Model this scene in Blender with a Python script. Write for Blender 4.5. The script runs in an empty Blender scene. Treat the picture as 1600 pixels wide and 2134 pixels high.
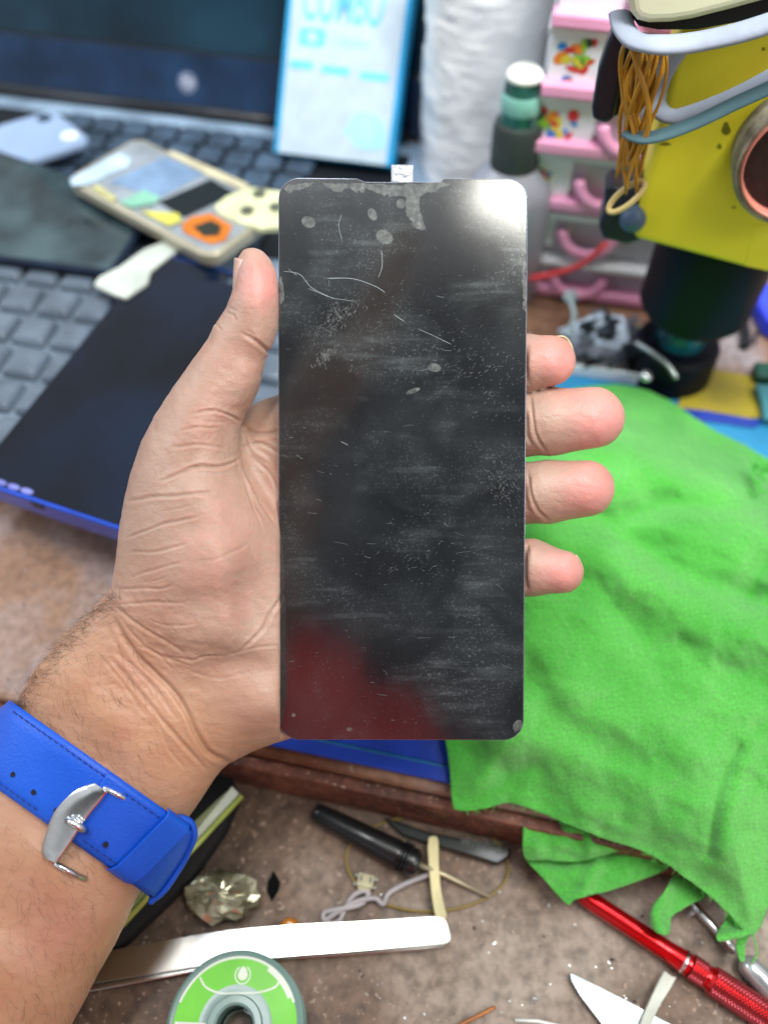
import bpy, math, random
import numpy as np
from mathutils import Vector, Matrix, noise
from mathutils.geometry import delaunay_2d_cdt
from mathutils.bvhtree import BVHTree
random.seed(7); np.random.seed(7)
scene = bpy.context.scene
COL = scene.collection
S = 0.01                      # all layout numbers are centimetres
PITCH = math.radians(55.0); SP, CP = math.sin(PITCH), math.cos(PITCH)
FPX = 1700.0; CAMH = 34.0     # focal length in photo pixels, camera height over the tray floor
# ------------------------------------------------------------------ camera
cd = bpy.data.cameras.new('camera'); cam = bpy.data.objects.new('camera', cd); COL.objects.link(cam)
cam.location = (0, 0, CAMH*S); cam.rotation_euler = (math.pi/2-PITCH, 0, 0)
cd.sensor_fit = 'VERTICAL'; cd.sensor_height = 7.2; cd.lens = 7.2*FPX/2134.0
cd.clip_start = 0.01; cd.clip_end = 50
cd.dof.use_dof = True; cd.dof.focus_distance = 0.252; cd.dof.aperture_fstop = cd.lens/5.8
scene.camera = cam
# ------------------------------------------------------------------ light
w = bpy.data.worlds.new('World'); scene.world = w; w.use_nodes = True
wn = w.node_tree.nodes; wl = w.node_tree.links
bgn = wn['Background']; tc = wn.new('ShaderNodeTexCoord'); sx = wn.new('ShaderNodeSeparateXYZ')
wr = wn.new('ShaderNodeValToRGB')
wl.new(tc.outputs['Generated'], sx.inputs[0]); wl.new(sx.outputs['Z'], wr.inputs[0])
wy = wn.new('ShaderNodeMapRange'); wy.inputs[1].default_value = -.23; wy.inputs[2].default_value = -.38; wy.inputs[3].default_value = 0; wy.inputs[4].default_value = 1.0; wl.new(sx.outputs['Y'], wy.inputs[0])
wz = wn.new('ShaderNodeMapRange'); wz.inputs[1].default_value = .42; wz.inputs[2].default_value = .60; wl.new(sx.outputs['Z'], wz.inputs[0])
wd = wn.new('ShaderNodeMath'); wd.operation = 'MULTIPLY'; wl.new(wy.outputs[0], wd.inputs[0]); wl.new(wz.outputs[0], wd.inputs[1])
wy = wn.new('ShaderNodeMapRange'); wy.inputs[3].default_value = 1.0; wy.inputs[4].default_value = .12; wl.new(wd.outputs[0], wy.inputs[0])      # dark patch painted into the surroundings behind the camera, for the photographer's bulk
wm = wn.new('ShaderNodeVectorMath'); wm.operation = 'SCALE'; wl.new(wr.outputs[0], wm.inputs[0]); wl.new(wy.outputs[0], wm.inputs['Scale']); wl.new(wm.outputs[0], bgn.inputs['Color'])
wr.color_ramp.elements[0].position = 0.0; wr.color_ramp.elements[0].color = (0.62, 0.60, 0.60, 1)
wr.color_ramp.elements[1].position = 0.9; wr.color_ramp.elements[1].color = (1.22, 1.28, 1.34, 1)
bgn.inputs['Strength'].default_value = 0.74
def area(name, loc, tgt, sx_, sy_, power, color, shape='RECTANGLE'):
    l = bpy.data.lights.new(name, 'AREA'); l.shape = shape; l.size = sx_*S; l.size_y = sy_*S
    l.energy = power; l.color = color
    o = bpy.data.objects.new(name, l); COL.objects.link(o); o.location = Vector(loc)*S
    o.rotation_euler = (Vector(tgt)-Vector(loc)).to_track_quat('-Z', 'Y').to_euler(); return o
area('ceiling_tube', (-14, 26, 150), (-4, 22, 5), 70, 16, 9.5, (0.97, 0.99, 1.0))
area('ceiling_panel', (40, 2, 145), (0, 15, 5), 54, 34, 11, (1.0, 0.98, 0.88))
area('side_fill', (85, -60, 115), (15, 35, 8), 50, 40, 6.0, (1.0, 0.99, 0.97))  # added fill for the upright faces, no such lamp is known
bl = area('roll_fill', (16, 20, 50), (13, 46, 12), 14, 8, 0.62, (0.93, 0.97, 1.0)); bl.data.spread = math.radians(110)  # invented lamp, brightens the film roll and box at the back
area('left_fill', (-125, 60, 80), (0, 30, 5), 60, 60, 7.0, (0.80, 0.90, 1.0))  # added bluish fill from the left, no window is known there
vs = scene.view_settings; vs.view_transform = 'Standard'; vs.look = 'None'; vs.exposure = -0.03; vs.gamma = 1; vs.use_curve_mapping = False
scene.render.engine = 'CYCLES'
# ------------------------------------------------------------------ geometry helpers
C0 = Vector((0, 0, CAMH))
def ray(u, v):
    a = (u-800)/FPX; t = (1067-v)/FPX
    return Vector((a, CP+t*SP, -SP+t*CP))
def P(u, v, d): return C0+ray(u, v)*d                    # point at depth d
def W(u, v, w_): return P(u, v, 25.0+w_/68.0)            # hand space: w in hundredths of depth
def G(u, v, h):                                          # point on the level plane z = h
    r = ray(u, v); return C0+r*((h-CAMH)/r.z)
def V(u, v, p0, n):                                      # point on an upright plane
    r = ray(u, v); return C0+r*((Vector(p0)-C0).dot(n)/r.dot(n))
def lin(h):
    h = h.lstrip('#'); c = [int(h[i:i+2], 16)/255 for i in (0, 2, 4)]
    return tuple(x/12.92 if x <= .04045 else ((x+.055)/1.055)**2.4 for x in c)+(1,)
def M_(name, col, rough=.5, metal=0, var=.12, vscale=60, bump=.0, bscale=300, spec=.5, coat=0, trans=0, alpha=1, col2=None, sss=0, emit=0, ior=1.45, coords='Object', rvar=0, detail=4):
    m = bpy.data.materials.new(name); m.use_nodes = True; n = m.node_tree.nodes; l = m.node_tree.links; b = n['Principled BSDF']
    if isinstance(col, str): col = lin(col)
    if len(col) == 3: col = tuple(col)+(1,)
    t = n.new('ShaderNodeTexCoord'); nz = n.new('ShaderNodeTexNoise'); nz.inputs['Scale'].default_value = vscale; nz.inputs['Detail'].default_value = detail
    l.new(t.outputs[coords], nz.inputs['Vector'])
    mx = n.new('ShaderNodeMix'); mx.data_type = 'RGBA'
    c2 = lin(col2) if isinstance(col2, str) else (col2 if col2 else tuple(max(0, c*(1-var*2)) for c in col[:3])+(1,))
    c1 = col if col2 else tuple(min(1, c*(1+var)) for c in col[:3])+(1,)
    mx.inputs[6].default_value = c1; mx.inputs[7].default_value = c2
    mr = n.new('ShaderNodeMapRange'); mr.inputs[1].default_value = .35; mr.inputs[2].default_value = .65
    l.new(nz.outputs['Fac'], mr.inputs[0]); l.new(mr.outputs[0], mx.inputs[0]); l.new(mx.outputs[2], b.inputs['Base Color'])
    b.inputs['Roughness'].default_value = rough; b.inputs['Metallic'].default_value = metal
    b.inputs['Specular IOR Level'].default_value = spec; b.inputs['Coat Weight'].default_value = coat
    b.inputs['Coat Roughness'].default_value = .08; b.inputs['Transmission Weight'].default_value = trans
    b.inputs['Alpha'].default_value = alpha; b.inputs['IOR'].default_value = ior
    if rvar:
        r = n.new('ShaderNodeMapRange'); r.inputs[3].default_value = max(.02, rough-rvar); r.inputs[4].default_value = min(1, rough+rvar)
        l.new(mr.outputs[0], r.inputs[0]); l.new(r.outputs[0], b.inputs['Roughness'])
    if sss: b.inputs['Subsurface Weight'].default_value = sss; b.inputs['Subsurface Radius'].default_value = (1, .35, .18); b.inputs['Subsurface Scale'].default_value = .004
    if emit: b.inputs['Emission Strength'].default_value = emit; b.inputs['Emission Color'].default_value = col
    if bump:
        n2 = n.new('ShaderNodeTexNoise'); n2.inputs['Scale'].default_value = bscale; n2.inputs['Detail'].default_value = 5
        l.new(t.outputs[coords], n2.inputs['Vector']); bp = n.new('ShaderNodeBump'); bp.inputs['Strength'].default_value = bump; bp.inputs['Distance'].default_value = .0006
        l.new(n2.outputs['Fac'], bp.inputs['Height']); l.new(bp.outputs[0], b.inputs['Normal'])
    return m
class MB:
    """collects primitives (world centimetres) into one mesh"""
    def __init__(s, mtx=None): s.v = []; s.f = []; s.m = mtx or Matrix.Identity(4); s.mi = []; s.cur = 0
    def add(s, vs, fs):
        k = len(s.v); s.v += [s.m @ Vector(p) for p in vs]; s.f += [[i+k for i in f] for f in fs]; s.mi += [s.cur]*len(fs); return s
    def box(s, c, d, R=None):
        c = Vector(c); h = Vector(d)/2; vs = [Vector((x*h.x, y*h.y, z*h.z)) for z in (-1, 1) for y in (-1, 1) for x in (-1, 1)]
        if R is not None: vs = [R @ q for q in vs]
        return s.add([c+q for q in vs], [(0, 2, 3, 1), (4, 5, 7, 6), (0, 1, 5, 4), (2, 6, 7, 3), (0, 4, 6, 2), (1, 3, 7, 5)])
    def tube(s, pts, r, seg=10, cap=True, flat=1.0, up=None, closed=False):
        pts = [Vector(p) for p in pts]; n = len(pts); rr = r if isinstance(r, (list, tuple)) else [r]*n; vs = []; fs = []; pn = None
        for i, p in enumerate(pts):
            a = pts[(i-1) % n] if (i or closed) else pts[0]; b = pts[(i+1) % n] if (i < n-1 or closed) else pts[-1]
            t = (b-a).normalized()
            if up is not None: x = t.cross(Vector(up)).normalized()
            elif pn is None: x = t.orthogonal().normalized()
            else: x = (pn-t*pn.dot(t)).normalized()
            pn = x; y = t.cross(x)
            for k in range(seg):
                an = 2*math.pi*k/seg; vs.append(p+(x*math.cos(an)+y*math.sin(an)*flat)*rr[i])
        m = n if closed else n-1
        for i in range(m):
            j = (i+1) % n
            for k in range(seg):
                k2 = (k+1) % seg; fs.append((i*seg+k, i*seg+k2, j*seg+k2, j*seg+k))
        if cap and not closed: fs.append(tuple(reversed(range(seg)))); fs.append(tuple((n-1)*seg+k for k in range(seg)))
        return s.add(vs, fs)
    def lathe(s, base, axis, prof, seg=40, x0=None):
        """prof: list of (radius, height along the axis)"""
        base = Vector(base); ax = Vector(axis).normalized(); x = (Vector(x0) if x0 is not None else ax.orthogonal()).normalized(); y = ax.cross(x); vs = []; fs = []
        for (r, h) in prof:
            for k in range(seg):
                an = 2*math.pi*k/seg; vs.append(base+ax*h+(x*math.cos(an)+y*math.sin(an))*max(r, .0005))
        for i in range(len(prof)-1):
            for k in range(seg): k2 = (k+1) % seg; fs.append((i*seg+k, i*seg+k2, (i+1)*seg+k2, (i+1)*seg+k))
        return s.add(vs, fs)
    def prism(s, pts, n, th):
        """closed outline of 3D points pushed by th along n"""
        pts = [Vector(p) for p in pts]; n = Vector(n).normalized(); k = len(pts); q = [p-n*th for p in pts]
        nn = sum(((pts[i]-pts[0]).cross(pts[(i+1) % k]-pts[0]) for i in range(k)), Vector())
        if nn.dot(n) < 0: pts.reverse(); q.reverse()
        return s.add(pts+q, [tuple(range(k)), tuple(reversed(range(k, 2*k)))]+[(i, k+i, k+(i+1) % k, (i+1) % k) for i in range(k)])
    def sheet(s, pts): k = len(pts); return s.add(pts, [tuple(range(k))])
    def build(s, name, mats, parent=None, smooth=False, bevel=0, bseg=2, base=None, solid=0, subs=0, auto=None):
        mats = mats if isinstance(mats, (list, tuple)) else [mats]
        vs = s.v
        if parent is not None: org = Vector(parent['org'])
        else:
            if base is None:
                mn = [min(p[i] for p in vs) for i in range(3)]; mxx = [max(p[i] for p in vs) for i in range(3)]
                base = ((mn[0]+mxx[0])/2, (mn[1]+mxx[1])/2, mn[2])
            org = Vector(base)
        me = bpy.data.meshes.new(name); me.from_pydata([tuple((p-org)*S) for p in vs], [], s.f); 
        for m in mats: me.materials.append(m)
        me.polygons.foreach_set('material_index', s.mi)
        if smooth or auto: me.polygons.foreach_set('use_smooth', [True]*len(me.polygons))
        if auto: me.set_sharp_from_angle(angle=math.radians(auto))
        me.validate(); me.update()
        o = bpy.data.objects.new(name, me); COL.objects.link(o)
        if parent is not None: o.parent = parent; o['org'] = tuple(org)
        else: o.location = org*S; o['org'] = tuple(org)
        if solid: md = o.modifiers.new('s', 'SOLIDIFY'); md.thickness = solid*S; md.offset = 0
        if bevel: md = o.modifiers.new('b', 'BEVEL'); md.width = bevel*S; md.segments = bseg; md.limit_method = 'ANGLE'; md.angle_limit = math.radians(35)
        if subs: md = o.modifiers.new('u', 'SUBSURF'); md.levels = subs; md.render_levels = subs
        return o
def tag(o, label=None, cat=None, group=None, kind=None):
    if label: o['label'] = label
    if cat: o['category'] = cat
    if group: o['group'] = group
    if kind: o['kind'] = kind
    return o
def thing(name, label, cat, base, group=None):
    o = bpy.data.objects.new(name, None); COL.objects.link(o); o.location = Vector(base)*S; o['org'] = tuple(base); o.empty_display_size = .01
    return tag(o, label, cat, group)
def rrect(w_, h_, r, n=7):
    out = []
    for (cx, cy, a0) in ((w_/2-r, h_/2-r, 0), (-w_/2+r, h_/2-r, 90), (-w_/2+r, -h_/2+r, 180), (w_/2-r, -h_/2+r, 270)):
        for k in range(n): a = math.radians(a0+90*k/(n-1)); out.append((cx+r*math.cos(a), cy+r*math.sin(a)))
    return out
def frame(o, x, y):
    """matrix with origin o, x axis x, y axis made orthogonal"""
    x = Vector(x).normalized(); y = Vector(y); y = (y-x*y.dot(x)).normalized(); z = x.cross(y)
    return Matrix(((x.x, y.x, z.x, o[0]), (x.y, y.y, z.y, o[1]), (x.z, y.z, z.z, o[2]), (0, 0, 0, 1)))
def spline(pts, n=12):
    """Catmull-Rom through points"""
    p = [Vector(q) for q in pts]; p = [p[0]*2-p[1]]+p+[p[-1]*2-p[-2]]; out = []
    for i in range(1, len(p)-2):
        for k in range(n):
            t = k/n; a, b, c, d = p[i-1:i+3]
            out.append(.5*((2*b)+(c-a)*t+(2*a-5*b+4*c-d)*t*t+(3*b-a-3*c+d)*t**3))
    out.append(p[-2]); return out
def text_mb(mb, txt, mtx, size, depth=.01, align='CENTER', squeeze=1.0, shear=0):
    cu = bpy.data.curves.new('t', 'FONT'); cu.body = txt; cu.size = size; cu.extrude = depth; cu.align_x = align; cu.offset = size*.008; cu.shear = shear
    o = bpy.data.objects.new('t', cu); COL.objects.link(o); dg = bpy.context.evaluated_depsgraph_get(); me = o.evaluated_get(dg).to_mesh()
    vs = [mtx @ Vector((v.co.x*squeeze, v.co.y, v.co.z)) for v in me.vertices]; fs = [tuple(p.vertices) for p in me.polygons]
    mb.add(vs, fs); o.evaluated_get(dg).to_mesh_clear(); bpy.data.objects.remove(o); bpy.data.curves.remove(cu)
# ------------------------------------------------------------------ the hand: an implicit surface, polygonised
def seg_dist(X, Y, poly, closed=True):
    d = np.full(X.shape, 1e9); n = len(poly)
    for i in range(n if closed else n-1):
        ax, ay = poly[i][:2]; bx, by = poly[(i+1) % n][:2]; ex, ey = bx-ax, by-ay
        t = np.clip(((X-ax)*ex+(Y-ay)*ey)/(ex*ex+ey*ey+1e-9), 0, 1)
        d = np.minimum(d, (X-ax-t*ex)**2+(Y-ay-t*ey)**2)
    return np.sqrt(d)
def inside(X, Y, poly):
    r = np.zeros(X.shape, bool); n = len(poly)
    for i in range(n):
        ax, ay = poly[i]; bx, by = poly[(i+1) % n]
        if ay == by: continue
        c = ((ay > Y) != (by > Y)) & (X < (bx-ax)*(Y-ay)/(by-ay)+ax); r ^= c
    return r
def smin(a, b, k):
    h = np.clip(.5+.5*(b-a)/k, 0, 1); return b+(a-b)*h-k*h*(1-h)
def cone(X, Y, Z, a, b):
    ax, ay, az, ra = a; bx, by, bz, rb = b; e = np.array([bx-ax, by-ay, bz-az]); L = float(e@e)
    t = np.clip(((X-ax)*e[0]+(Y-ay)*e[1]+(Z-az)*e[2])/L, 0, 1)
    return np.sqrt((X-ax-t*e[0])**2+(Y-ay-t*e[1])**2+(Z-az-t*e[2])**2)-(ra+(rb-ra)*t)
outline = [(507,519),(528,515),(548,523),(565,542),(576,566),(582,600),(583,645),(581,682),(572,714),(557,742),(549,775),(541,808),(528,838),(512,864),(502,890),(499,920),(500,950),
 (512,985),(540,1025),(575,1075),(610,1130),(640,1220),(655,1330),(655,1430),(640,1505),(609,1538),(565,1552),(525,1567),(492,1584),(465,1600),(445,1627),(420,1665),(395,1702),(375,1735),(345,1785),(310,1835),(285,1872),(262,1925),(235,1978),(208,2024),(180,2080),(148,2140),(60,2290),
 (-480,2290),(-380,2050),(-260,1870),(-130,1700),(-40,1585),(10,1520),(38,1480),(44,1445),(70,1398),(110,1352),(155,1305),(200,1262),(232,1222),(241,1170),(247,1110),(257,1050),(272,985),(295,920),(325,862),(362,805),(400,752),(432,708),(444,682),(458,662),(472,640),(486,600),(488,570),(494,540)]
ctrl = np.array([  # u, v, centre, half depth, rounding
 (533,560,2,56,46),(533,610,0,60,48),(525,680,6,62,54),(495,740,14,66,58),(445,830,30,86,82),(395,930,45,112,105),(400,1050,50,140,140),(420,1180,50,158,165),(430,1300,60,150,175),
 (560,1250,80,120,120),(470,1440,85,118,150),(560,1470,80,112,100),(300,1420,92,118,180),(240,1550,88,128,205),(167,1664,80,142,222),(60,1850,60,160,250),(-80,2060,40,180,290),(-150,2250,30,190,300)], float)
step = 6.0
gu = np.arange(-330, 1330, step); gv = np.arange(490, 2260, step); gw = np.arange(-150, 300, step)
def fields(U, Vv):
    o = []; d2 = [(U-c[0])**2+(Vv-c[1])**2+900.0 for c in ctrl]; wt = [1/d**1.8 for d in d2]; ws = sum(wt)
    for k in (2, 3, 4): o.append(sum(w_*c[k] for w_, c in zip(wt, ctrl))/ws)
    return o
U2, V2 = np.meshgrid(gu, gv, indexing='ij')
dd = seg_dist(U2, V2, outline); t2 = np.where(inside(U2, V2, outline), dd, -dd)
wc, TT, RR = fields(U2, V2)
def bump2(u0, v0, su, sv, h, ang=0):
    c, s_ = math.cos(math.radians(ang)), math.sin(math.radians(ang)); x = (U2-u0)*c+(V2-v0)*s_; y = -(U2-u0)*s_+(V2-v0)*c
    return h*np.exp(-(x/su)**2-(y/sv)**2)
fl = bump2(520, 640, 34, 60, 10)+bump2(430, 1130, 100, 190, 16, -8)+bump2(540, 1465, 80, 70, 24)-bump2(470, 1370, 120, 28, 10, 14)-bump2(535, 755, 40, 14, 7, 30)
fl = fl-bump2(300, 1400, 20, 120, 8, -38)+bump2(360, 1500, 22, 90, 6, -38)+bump2(210, 1480, 45, 200, 9, -38)+bump2(395, 890, 40, 90, 6, 30)-bump2(480, 905, 22, 60, 10)
q = 1-np.clip(t2/RR, -9, 1)
F = np.empty((len(gu), len(gv), len(gw)), np.float32)
for k, z in enumerate(gw):
    x = (z-wc)/(TT+np.where(z < wc, fl, 0)); F[:, :, k] = (np.sqrt(x*x+np.abs(q)**2.15)-1)*np.minimum(TT, RR)
X, Y, Z = np.meshgrid(gu, gv, gw, indexing='ij', sparse=True)
sel = gu > 330; i0 = int(np.argmax(sel)); Xs = X[i0:]
fingers = {
 'index': [(640,895,130,82),(880,800,125,66),(1040,764,88,60),(1092,757,74,59),(1147,751,56,53)],
 'middle': [(690,1030,135,86),(930,925,130,72),(1085,884,96,66),(1150,879,80,68),(1238,870,60,64)],
 'ring': [(720,1165,130,84),(950,1062,122,70),(1085,1029,94,62),(1140,1025,78,64),(1222,1018,60,59)],
 'pinky': [(740,1300,125,78),(930,1222,105,62),(1060,1188,84,56),(1105,1183,72,58),(1172,1192,52,45)]}
PH = None
for nm, ch in fingers.items():
    f = cone(Xs, Y, Z, (430, 1440, 110, 100), ch[0]); PH = f if PH is None else smin(PH, f, 60)
g = None
for nm, ch in fingers.items():
    f = None
    for a, b in zip(ch[:-1], ch[1:]):
        c = cone(Xs, Y, Z, a, b); f = c if f is None else smin(f, c, 14)
    g = f if g is None else np.minimum(g, f)
PH = smin(PH, g, 34)
PH = smin(PH, cone(Xs, Y, Z, (560, 905, 150, 60), (680, 950, 135, 80)), 40)      # flesh between thumb and index
PH = smin(PH, cone(Xs, Y, Z, (500, 960, 110, 60), (560, 905, 135, 60)), 40)
PH = smin(PH, cone(Xs, Y, Z, (520, 1150, 120, 90), (680, 1100, 135, 80)), 40)
# keep the palm's hidden side off the open background
PH = np.maximum(PH, -(cone(Xs, Y, Z, (700, 1640, 100, 130), (900, 1500, 100, 130))))
F[i0:] = smin(F[i0:], PH, 30)
del PH, g
# the phone's glass presses a flat into the flesh
box = np.maximum(np.maximum(584-X, X-1098), np.maximum(np.maximum(368-Y, Y-1540), Z-20-26*(Y-372)/1168)); box = np.maximum(box, -60-Z+0*X)
k_ = 9.0; nb = -box; h = np.clip(.5-.5*(nb-F)/k_, 0, 1); F = nb+(F-nb)*h+k_*h*(1-h)
def nets(F):
    ins = F < 0; nx, ny, nz = F.shape; acc = np.zeros((nx-1, ny-1, nz-1, 3), np.float32); cnt = np.zeros((nx-1, ny-1, nz-1), np.float32)
    for ax in range(3):
        s0 = [slice(None)]*3; s1 = [slice(None)]*3; s0[ax] = slice(0, -1); s1[ax] = slice(1, None)
        A = F[tuple(s0)]; B = F[tuple(s1)]; cr = ins[tuple(s0)] != ins[tuple(s1)]
        with np.errstate(all='ignore'): t = np.where(cr, A/(A-B), 0)
        o1, o2 = [a for a in range(3) if a != ax]
        for d1 in (0, 1):
            for d2 in (0, 1):
                sl = [slice(None)]*3
                sl[o1] = slice(d1, F.shape[o1]-1+d1); sl[o2] = slice(d2, F.shape[o2]-1+d2); sl = tuple(sl)
                c = cr[sl]; cnt += c; acc[..., ax] += np.where(c, t[sl], 0); acc[..., o1] += c*d1; acc[..., o2] += c*d2
    act = cnt > 0; idx = -np.ones(act.shape, np.int64); idx[act] = np.arange(act.sum())
    ii = np.argwhere(act); vv = ii+acc[act]/cnt[act][:, None]
    faces = []
    for ax in range(3):
        s0 = [slice(None)]*3; s1 = [slice(None)]*3; s0[ax] = slice(0, -1); s1[ax] = slice(1, None)
        cr = ins[tuple(s0)] != ins[tuple(s1)]; e = np.argwhere(cr); o1, o2 = (ax+1) % 3, (ax+2) % 3
        ok = (e[:, o1] > 0) & (e[:, o2] > 0) & (e[:, o1] < F.shape[o1]-1) & (e[:, o2] < F.shape[o2]-1); e = e[ok]
        def cid(d1, d2): c = e.copy(); c[:, o1] -= d1; c[:, o2] -= d2; return idx[c[:, 0], c[:, 1], c[:, 2]]
        qd = np.stack([cid(1, 1), cid(0, 1), cid(0, 0), cid(1, 0)], 1); fl_ = ~ins[e[:, 0], e[:, 1], e[:, 2]]
        qd[fl_] = qd[fl_][:, ::-1]; faces.append(qd)
    return vv, np.concatenate(faces)
F[:, 0, :] = 5; F[0] = 5; F[-1] = 5; F[:, -1] = 5; F[:, :, 0] = 5; F[:, :, -1] = 5
vv, ff = nets(F); del F
vv = np.stack([gu[0]+vv[:, 0]*step, gv[0]+vv[:, 1]*step, gw[0]+vv[:, 2]*step], 1)
tm = bpy.data.meshes.new('t'); tm.from_pydata(vv.tolist(), [], ff.tolist()); tm.update()
to = bpy.data.objects.new('t', tm); COL.objects.link(to)
sm = to.modifiers.new('s', 'SMOOTH'); sm.factor = .5; sm.iterations = 3
su = to.modifiers.new('u', 'SUBSURF'); su.levels = 1
ev = to.evaluated_get(bpy.context.evaluated_depsgraph_get()); em = ev.to_mesh()
nv = len(em.vertices); hv = np.empty(nv*3); em.vertices.foreach_get('co', hv); hv = hv.reshape(-1, 3)
hn = np.empty(nv*3); em.vertex_normals.foreach_get('vector', hn); hn = hn.reshape(-1, 3)
hf = [tuple(p.vertices) for p in em.polygons]; ev.to_mesh_clear(); bpy.data.objects.remove(to)
if hn[np.argmin(hv[:, 2]), 2] > 0: hn = -hn; hf = [f[::-1] for f in hf]
# creases, folds and wrinkles: (points, half width, depth)
creases = [
 ([(505,694),(530,708),(552,726),(566,738)],6,7),([(512,688),(530,697)],5,3),([(470,650),(486,656),(490,668)],4,4),([(452,676),(462,690)],4,3),([(478,640),(494,648)],3,2.4),
 ([(400,862),(450,856),(480,866),(505,882)],4,6),([(375,897),(412,889),(455,892)],4,4),([(358,930),(410,929),(462,932)],4,4),([(335,1004),(395,976),(450,972),(500,958)],5,8),([(400,974),(440,975),(478,972)],4,4),
 ([(420,875),(470,880)],3,2),([(268,1046),(340,1035),(400,1029),(448,1029)],5,5),([(262,1120),(320,1102),(370,1083),(412,1078)],4,5),([(272,1152),(340,1147),(388,1134)],4,4),([(340,1068),(400,1052)],3,2),
 ([(275,1204),(325,1184),(382,1172)],4,3.5),([(248,1228),(320,1227),(360,1220)],4,4),([(250,1262),(305,1255),(384,1257)],4,4),([(300,1215),(350,1200)],3,2),([(410,1170),(470,1160),(520,1130)],4,1.5),
 ([(245,1268),(290,1304),(335,1330),(385,1362)],5,6),([(310,1290),(352,1304),(410,1300)],3,3),([(260,1300),(300,1345),(345,1372),(400,1390)],4,4),([(345,1370),(398,1378),(430,1368),(470,1368)],4,4),([(290,1345),(330,1365),(360,1395)],4,3),
 ([(238,1290),(262,1335),(300,1382),(350,1430),(385,1478),(412,1535),(440,1572),(480,1592)],8,13),([(300,1380),(350,1430),(385,1478)],16,6),
 ([(232,1372),(275,1422),(320,1478),(368,1535),(432,1606)],6,8),([(245,1360),(290,1400),(335,1450),(362,1492)],5,4),([(215,1372),(262,1430),(300,1490)],4,3),([(330,1500),(352,1560),(385,1600)],4,3),
 ([(583,1240),(562,1288),(532,1328),(500,1358)],5,5),([(500,960),(512,1000),(538,1050),(572,1098)],5,-5),([(520,995),(545,1050),(570,1090)],6,5),([(505,985),(525,1050),(550,1110)],3,3),
 ([(518,1130),(535,1180),(545,1220)],4,2),([(470,1368),(530,1350),(580,1345)],4,2.5),([(400,1400),(450,1412),(520,1400)],4,2),
 ([(1103,822),(1108,860),(1116,905),(1140,946)],5,5),([(1096,905),(1110,930)],4,2.5),([(1100,985),(1106,1030),(1118,1062),(1142,1084)],5,5),([(1152,1040),(1170,1052)],3,1.5),([(1098,1125),(1103,1160)],4,2),
 ([(505,892),(540,905),(583,900)],7,8),([(503,930),(545,925),(583,945)],5,6),([(520,950),(560,985),(583,1030)],5,4),([(510,905),(530,940),(560,960)],6,-5)]
disp = np.zeros(nv); face = hn[:, 2] < .45
cu_ = hv[:, 0]; cv_ = hv[:, 1]
wob = np.array([noise.noise(Vector((a*.02, b*.02, 3))) for a, b in zip(cu_[::1], cv_[::1])])
for pts, sg, dp in creases:
    dp *= .58; sg *= .84; pts = spline([(a, b, 0) for a, b in pts], 6)
    x0, x1 = min(p.x for p in pts)-4*sg, max(p.x for p in pts)+4*sg; y0, y1 = min(p.y for p in pts)-4*sg, max(p.y for p in pts)+4*sg
    idn = np.where(face & (cu_ > x0) & (cu_ < x1) & (cv_ > y0) & (cv_ < y1))[0]
    if len(idn) == 0: continue
    cx = cu_[idn]+wob[idn]*5; cy = cv_[idn]+wob[idn]*5
    best = np.full(len(idn), 1e9); bt = np.zeros(len(idn)); n = len(pts)-1
    for i in range(n):
        a, b = pts[i], pts[i+1]; ex, ey = b.x-a.x, b.y-a.y; t = np.clip(((cx-a.x)*ex+(cy-a.y)*ey)/(ex*ex+ey*ey+1e-9), 0, 1)
        d = np.hypot(cx-a.x-t*ex, cy-a.y-t*ey); m_ = d < best; best[m_] = d[m_]; bt[m_] = (i+t[m_])/n
    fade = np.clip(np.minimum(bt, 1-bt)*6+.25, 0, 1); s_ = sg*.8
    disp[idn] += fade*(-dp*np.exp(-(best/s_)**2)+.28*dp*np.exp(-((best-2.1*s_)/(1.1*s_))**2))
# fine skin relief, stronger around the wrist folds
fn = np.array([noise.noise(Vector((a*.035+b*.02, b*.06-a*.03, c*.03))) for a, b, c in hv]); fn2 = np.array([noise.noise(Vector((a*.13, b*.13, c*.1))) for a, b, c in hv])
zone = np.exp(-((cu_-330)/150)**2-((cv_-1360)/130)**2)+.4*np.exp(-((cu_-400)/120)**2-((cv_-900)/90)**2)
disp += face*(fn*(.7+1.3*zone)+fn2*(.3+.8*zone))
hv2 = hv+hn*disp[:, None]
hand_bvh = BVHTree.FromPolygons([tuple(p) for p in hv2], hf)
def warp(a):
    d = 25.0+a[:, 2]/68.0; x = (a[:, 0]-800)/FPX; t = (1067-a[:, 1])/FPX
    return np.stack([x*d, (CP+t*SP)*d, CAMH+(-SP+t*CP)*d], 1)
hw = warp(hv2)
person = thing('person', 'bare left hand and forearm of a person, palm up, holding a dark phone display upright', 'person', (-6, 8, 5))
me = bpy.data.meshes.new('body'); me.from_pydata(((hw-np.array(person['org']))*S).tolist(), [], hf)
me.polygons.foreach_set('use_smooth', [True]*len(me.polygons)); me.update()
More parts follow.
